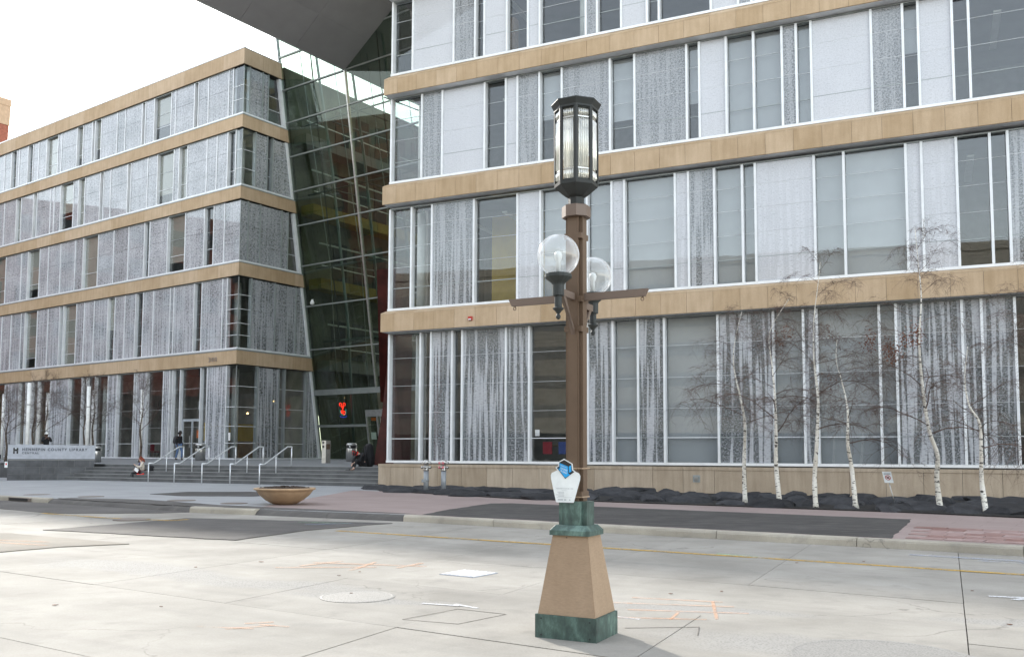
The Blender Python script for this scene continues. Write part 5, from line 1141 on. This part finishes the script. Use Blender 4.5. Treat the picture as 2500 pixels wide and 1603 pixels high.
def J_stand(step=.0): return dict(pelvis=(0, 0, .94), chest=(0, .02, 1.30), neck=(0, .04, 1.47), head=(0, .08, 1.60), crown=(0, .08, 1.70), face=(0, 1, -.25), shl=(-.18, .01, 1.41), shr=(.18, .01, 1.41), ell=(-.23, -.05, 1.14), elr=(.23, -.03, 1.14), wrl=(-.21, .09, .92), wrr=(.22, .08, .92), hdl=(-.20, .12, .85), hdr=(.21, .11, .85),
    hipl=(-.09, 0, .90), hipr=(.09, 0, .90), knl=(-.10, .10+step, .50), knr=(.10, .0, .49), anl=(-.10, .02+step*1.6, .085), anr=(.10, -.06-step, .085), tol=(-.11, .17+step*1.6, .03), tor=(.11, .09-step, .03))
def H(dx, dy): return math.atan2(dx, dy)          # heading that looks along (dx, dy)
x, y = -20.55, 56.4; ps, Wm = person((x, y, plz(x, y)), H(.9, -.45), J_stand(.08), 'person in black jacket and jeans standing on the plaza with a backpack', 'cloth_black', 'jeans', 'skin_dark', 'hair_black')
c = Wm((0, -.25, .98)); tag(backpack(c, H(.9, -.45), 1.05, 'grey_bag', 'dark backpack worn by the standing person in jeans'))
# woman sitting cross-legged on the third step
x, y, _ = at_step(353, 2*TREAD+.30); zs = SW+2*RISE+.003; wx, wy = x, y
JW = dict(pelvis=(0, 0, .13), chest=(0, .05, .45), neck=(0, .08, .62), head=(0, .11, .74), crown=(0, .10, .84), face=(0, 1, -.05), shl=(-.16, .06, .56), shr=(.16, .06, .56), ell=(-.24, .20, .36), elr=(.22, .16, .32), wrl=(-.17, .42, .46), wrr=(.10, .36, .24), hdl=(-.15, .48, .53), hdr=(.07, .43, .24),
    hipl=(-.10, .03, .11), hipr=(.10, .03, .11), knl=(-.34, .34, .14), knr=(.34, .34, .14), anl=(.06, .40, .08), anr=(-.08, .30, .07), tol=(.16, .42, .05), tor=(-.18, .30, .05))
person((x, y, zs), H(-.80, -.60), JW, 'person with red hair and cream sweater sitting cross-legged on the steps', 'cloth_cream', 'cloth_maroon', 'skin_light', 'hair_red', scarf='scarf', hairlong=True)
backpack((wx+.50, wy-.18, zs), H(.3, -.9), .98, 'cloth_black', 'black backpack standing right of the person with red hair')
bx0, by0, _ = at_step(340, TREAD+.16)
bg_ = empty('tote_bag', (bx0, by0, SW+RISE), 'red and black bag with a sheet of paper, before the person with red hair', 'bag')
WL['bagtmp'] = WL[bg_.name]
backpack((bx0-.18, by0-.02, SW+RISE+.003), H(-.5, -.8), .62, 'cloth_black', None, bg_); skin('red_cloth', 'cloth_red', bg_, lambda p: Vector((bx0+.1, by0-.06, SW+RISE))+Vector(p), [(0, 0, .09, .08), (.16, -.02, .14, .07), (.28, -.02, .22, .05), (-.1, .05, .2, .07)], [(0, 1), (1, 2), (0, 3)])
V, F = cbox((bx0, by0-.12, SW+RISE+.40), Vector((.75, -.3, -.45)).normalized(), Vector((.3, .2, .9)).normalized(), Vector((-.2, -.95, .2)), .13, .08, .004); mesh('paper', V, F, 'paper', bg_)
# hunched person on the top step
x, y, _ = at_step(888, 5*TREAD+.05); zs = SW+5*RISE+.003; hx0, hy0 = x, y
JS = dict(pelvis=(0, 0, .13), chest=(0, .12, .50), neck=(0, .28, .62), head=(0, .41, .60), crown=(0, .49, .64), face=(0, .6, -.8), shl=(-.19, .14, .58), shr=(.19, .14, .58), ell=(-.26, .38, .28), elr=(.24, .40, .26), wrl=(-.15, .54, .22), wrr=(.12, .50, .14), hdl=(-.10, .58, .17), hdr=(.10, .54, .07),
    hipl=(-.10, .02, .12), hipr=(.10, .02, .12), knl=(-.20, .46, .34), knr=(.18, .42, .30), anl=(-.18, .62, -.06), anr=(.20, .42, -.24), tol=(-.20, .78, -.135), tor=(.20, .58, -.31))
person((x, y, zs), H(-.72, -.70), JS, 'person in black with a red hood and black cap hunched on the top step', 'cloth_black', 'cloth_black', 'skin_light', 'cloth_red', 'sandal', 'cloth_black')
backpack((hx0+.22, hy0+.30, zs), H(-.72, -.70), 1.5, 'cloth_black', 'tall black pack standing behind the hunched person on the steps', None, 1.55)
sq = at_step(853, 3*TREAD+.16); sd = empty('sandal', (sq.x, sq.y, SW+4*RISE), 'loose black sandal lying on the steps', 'sandal'); c = Vector((sq.x, sq.y, SW+4*RISE+.004))
V, F = cbox(c+ZU*.015, Vector((.9, -.4, 0)).normalized(), Vector((.4, .9, 0)).normalized(), ZU, .13, .045, .014); mesh('sole', V, F, 'shoe', sd); rod('strap', 'black', sd, [c+Vector((.05, -.07, .02)), c+Vector((.05, -.02, .07)), c+Vector((.07, .03, .02))], .012, 6)
# man in white cap behind the sign
x, y = -26.15, 51.3; JC = J_stand(); JC.update(ell=(-.24, .14, 1.20), elr=(.24, .14, 1.20), wrl=(-.07, .26, 1.36), wrr=(.07, .24, 1.36), hdl=(-.03, .26, 1.44), hdr=(.03, .24, 1.44), face=(0, 1, -.1))
person((x, y, plz(x, y)), H(.55, -.8), JC, 'person in black jacket and white cap behind the library sign', 'cloth_black', 'navy', 'skin_dark', 'hair_black', hat='cap_white')
# person at the picture edge on a pale utility box
x, y = -26.75, 47.2; ub = empty('utility_box', (x, y, SW), 'pale grey utility box at the left picture edge', 'box'); fu = Fr((x, y, SW), WD, WN)
fu.box('cabinet', 'chalk_white', ub, -.45, .28, -.35, .25, 0, .98); fu.box('lid', 'sign_metal', ub, -.48, .31, -.38, .28, .98, 1.03); fu.box('door', 'sign_metal', ub, -.40, .22, .25, .262, .08, .92)
JE = dict(pelvis=(0, 0, .13), chest=(0, .04, .46), neck=(0, .07, .64), head=(0, .10, .77), crown=(0, .10, .87), face=(0, 1, 0), shl=(-.18, .04, .57), shr=(.18, .04, .57), ell=(-.24, .12, .32), elr=(.24, .12, .32), wrl=(-.14, .32, .24), wrr=(.14, .32, .24), hdl=(-.10, .38, .22), hdr=(.10, .38, .22),
    hipl=(-.10, .03, .11), hipr=(.10, .03, .11), knl=(-.12, .46, .12), knr=(.12, .46, .12), anl=(-.12, .48, -.32), anr=(.12, .48, -.32), tol=(-.12, .62, -.37), tor=(.12, .62, -.37))
pe, We = person((x-.02, y-.1, SW+1.033), H(-.85, -.5), JE, 'person in purple top sitting on the pale box at the left edge', 'cloth_purple', 'navy', 'skin_light', 'hair_black')
backpack(We((0, -.24, .02)), H(-.85, -.5), 1.0, 'navy', 'navy backpack worn by the person in purple at the left edge')
# ------------------------------------------------------------------ café furniture behind the left wing glass
for u, m in ((10.2, 'chair_red'), (11.8, 'chair_red'), (8.6, 'furn_wood'), (2.4, 'chair_red')):
    p = FLT.p(u, -1.2, 1.2); ch = empty('cafe_chair', p, {10.2: 'red café chair behind the glass, second bay from the tree', 11.8: 'red café chair behind the glass left of the seated woman', 8.6: 'wooden café chair inside near the standing person', 2.4: 'red café chair inside by the corner'}[u], 'chair'); f = Fr(p, UL, NL)
    f.box('seat', m, ch, -.22, .22, -.22, .22, .42, .47); f.box('backrest', m, ch, -.22, .22, .18, .22, .5, .95)
    for sx in (-.19, .19):
        for sy in (-.19, .19): f.box('leg', 'steel', ch, sx-.015, sx+.015, sy-.015, sy+.015, 0, .42)

# ------------------------------------------------------------------ second level: pieces that belong to a part
bpy.context.view_layer.update()
SUB = {'globe': 'globe_holder', 'bulb': 'globe_holder', 'pane_bar': 'lantern_pane', 'eye_bolt': 'banner_arm', 'eye': 'body', 'visor': 'cap', 'pocket': 'pack', 'strap': 'pack', 'inlet_cap': 'inlet', 'dead_leaves': 'crown', 'arrow_dark': 'arrow_edge', 'arrow_face': 'arrow_edge', 'arrow_side': 'arrow_edge', 'text_line': 'board', 'ring': 'board', 'bar': 'board', 'pictogram': 'board', 'soil': 'bowl', 'handle': 'cup', 'joint_ring': 'shaft', 'screw': 'base_panel', 'paper': 'pack', 'gallery_rail': 'gallery', 'hair': 'body'}
base = lambda o: o.name.split('.')[0]
def centre(o): return o.matrix_world @ (sum((Vector(c) for c in o.bound_box), Vector())/8)
for t in [o for o in COL.objects if o.type == 'EMPTY' and o.parent is None]:
    kids = list(t.children)
    for c in kids:
        want = SUB.get(base(c))
        if not want: continue
        cand = [k for k in kids if base(k) == want and k is not c]
        if not cand: continue
        q = min(cand, key=lambda k: (centre(k)-centre(c)).length)
        if any(abs(s-1) > 1e-4 for s in q.scale): continue
        mw = c.matrix_world.copy(); c.parent = q; c.matrix_basis = q.matrix_world.inverted() @ mw
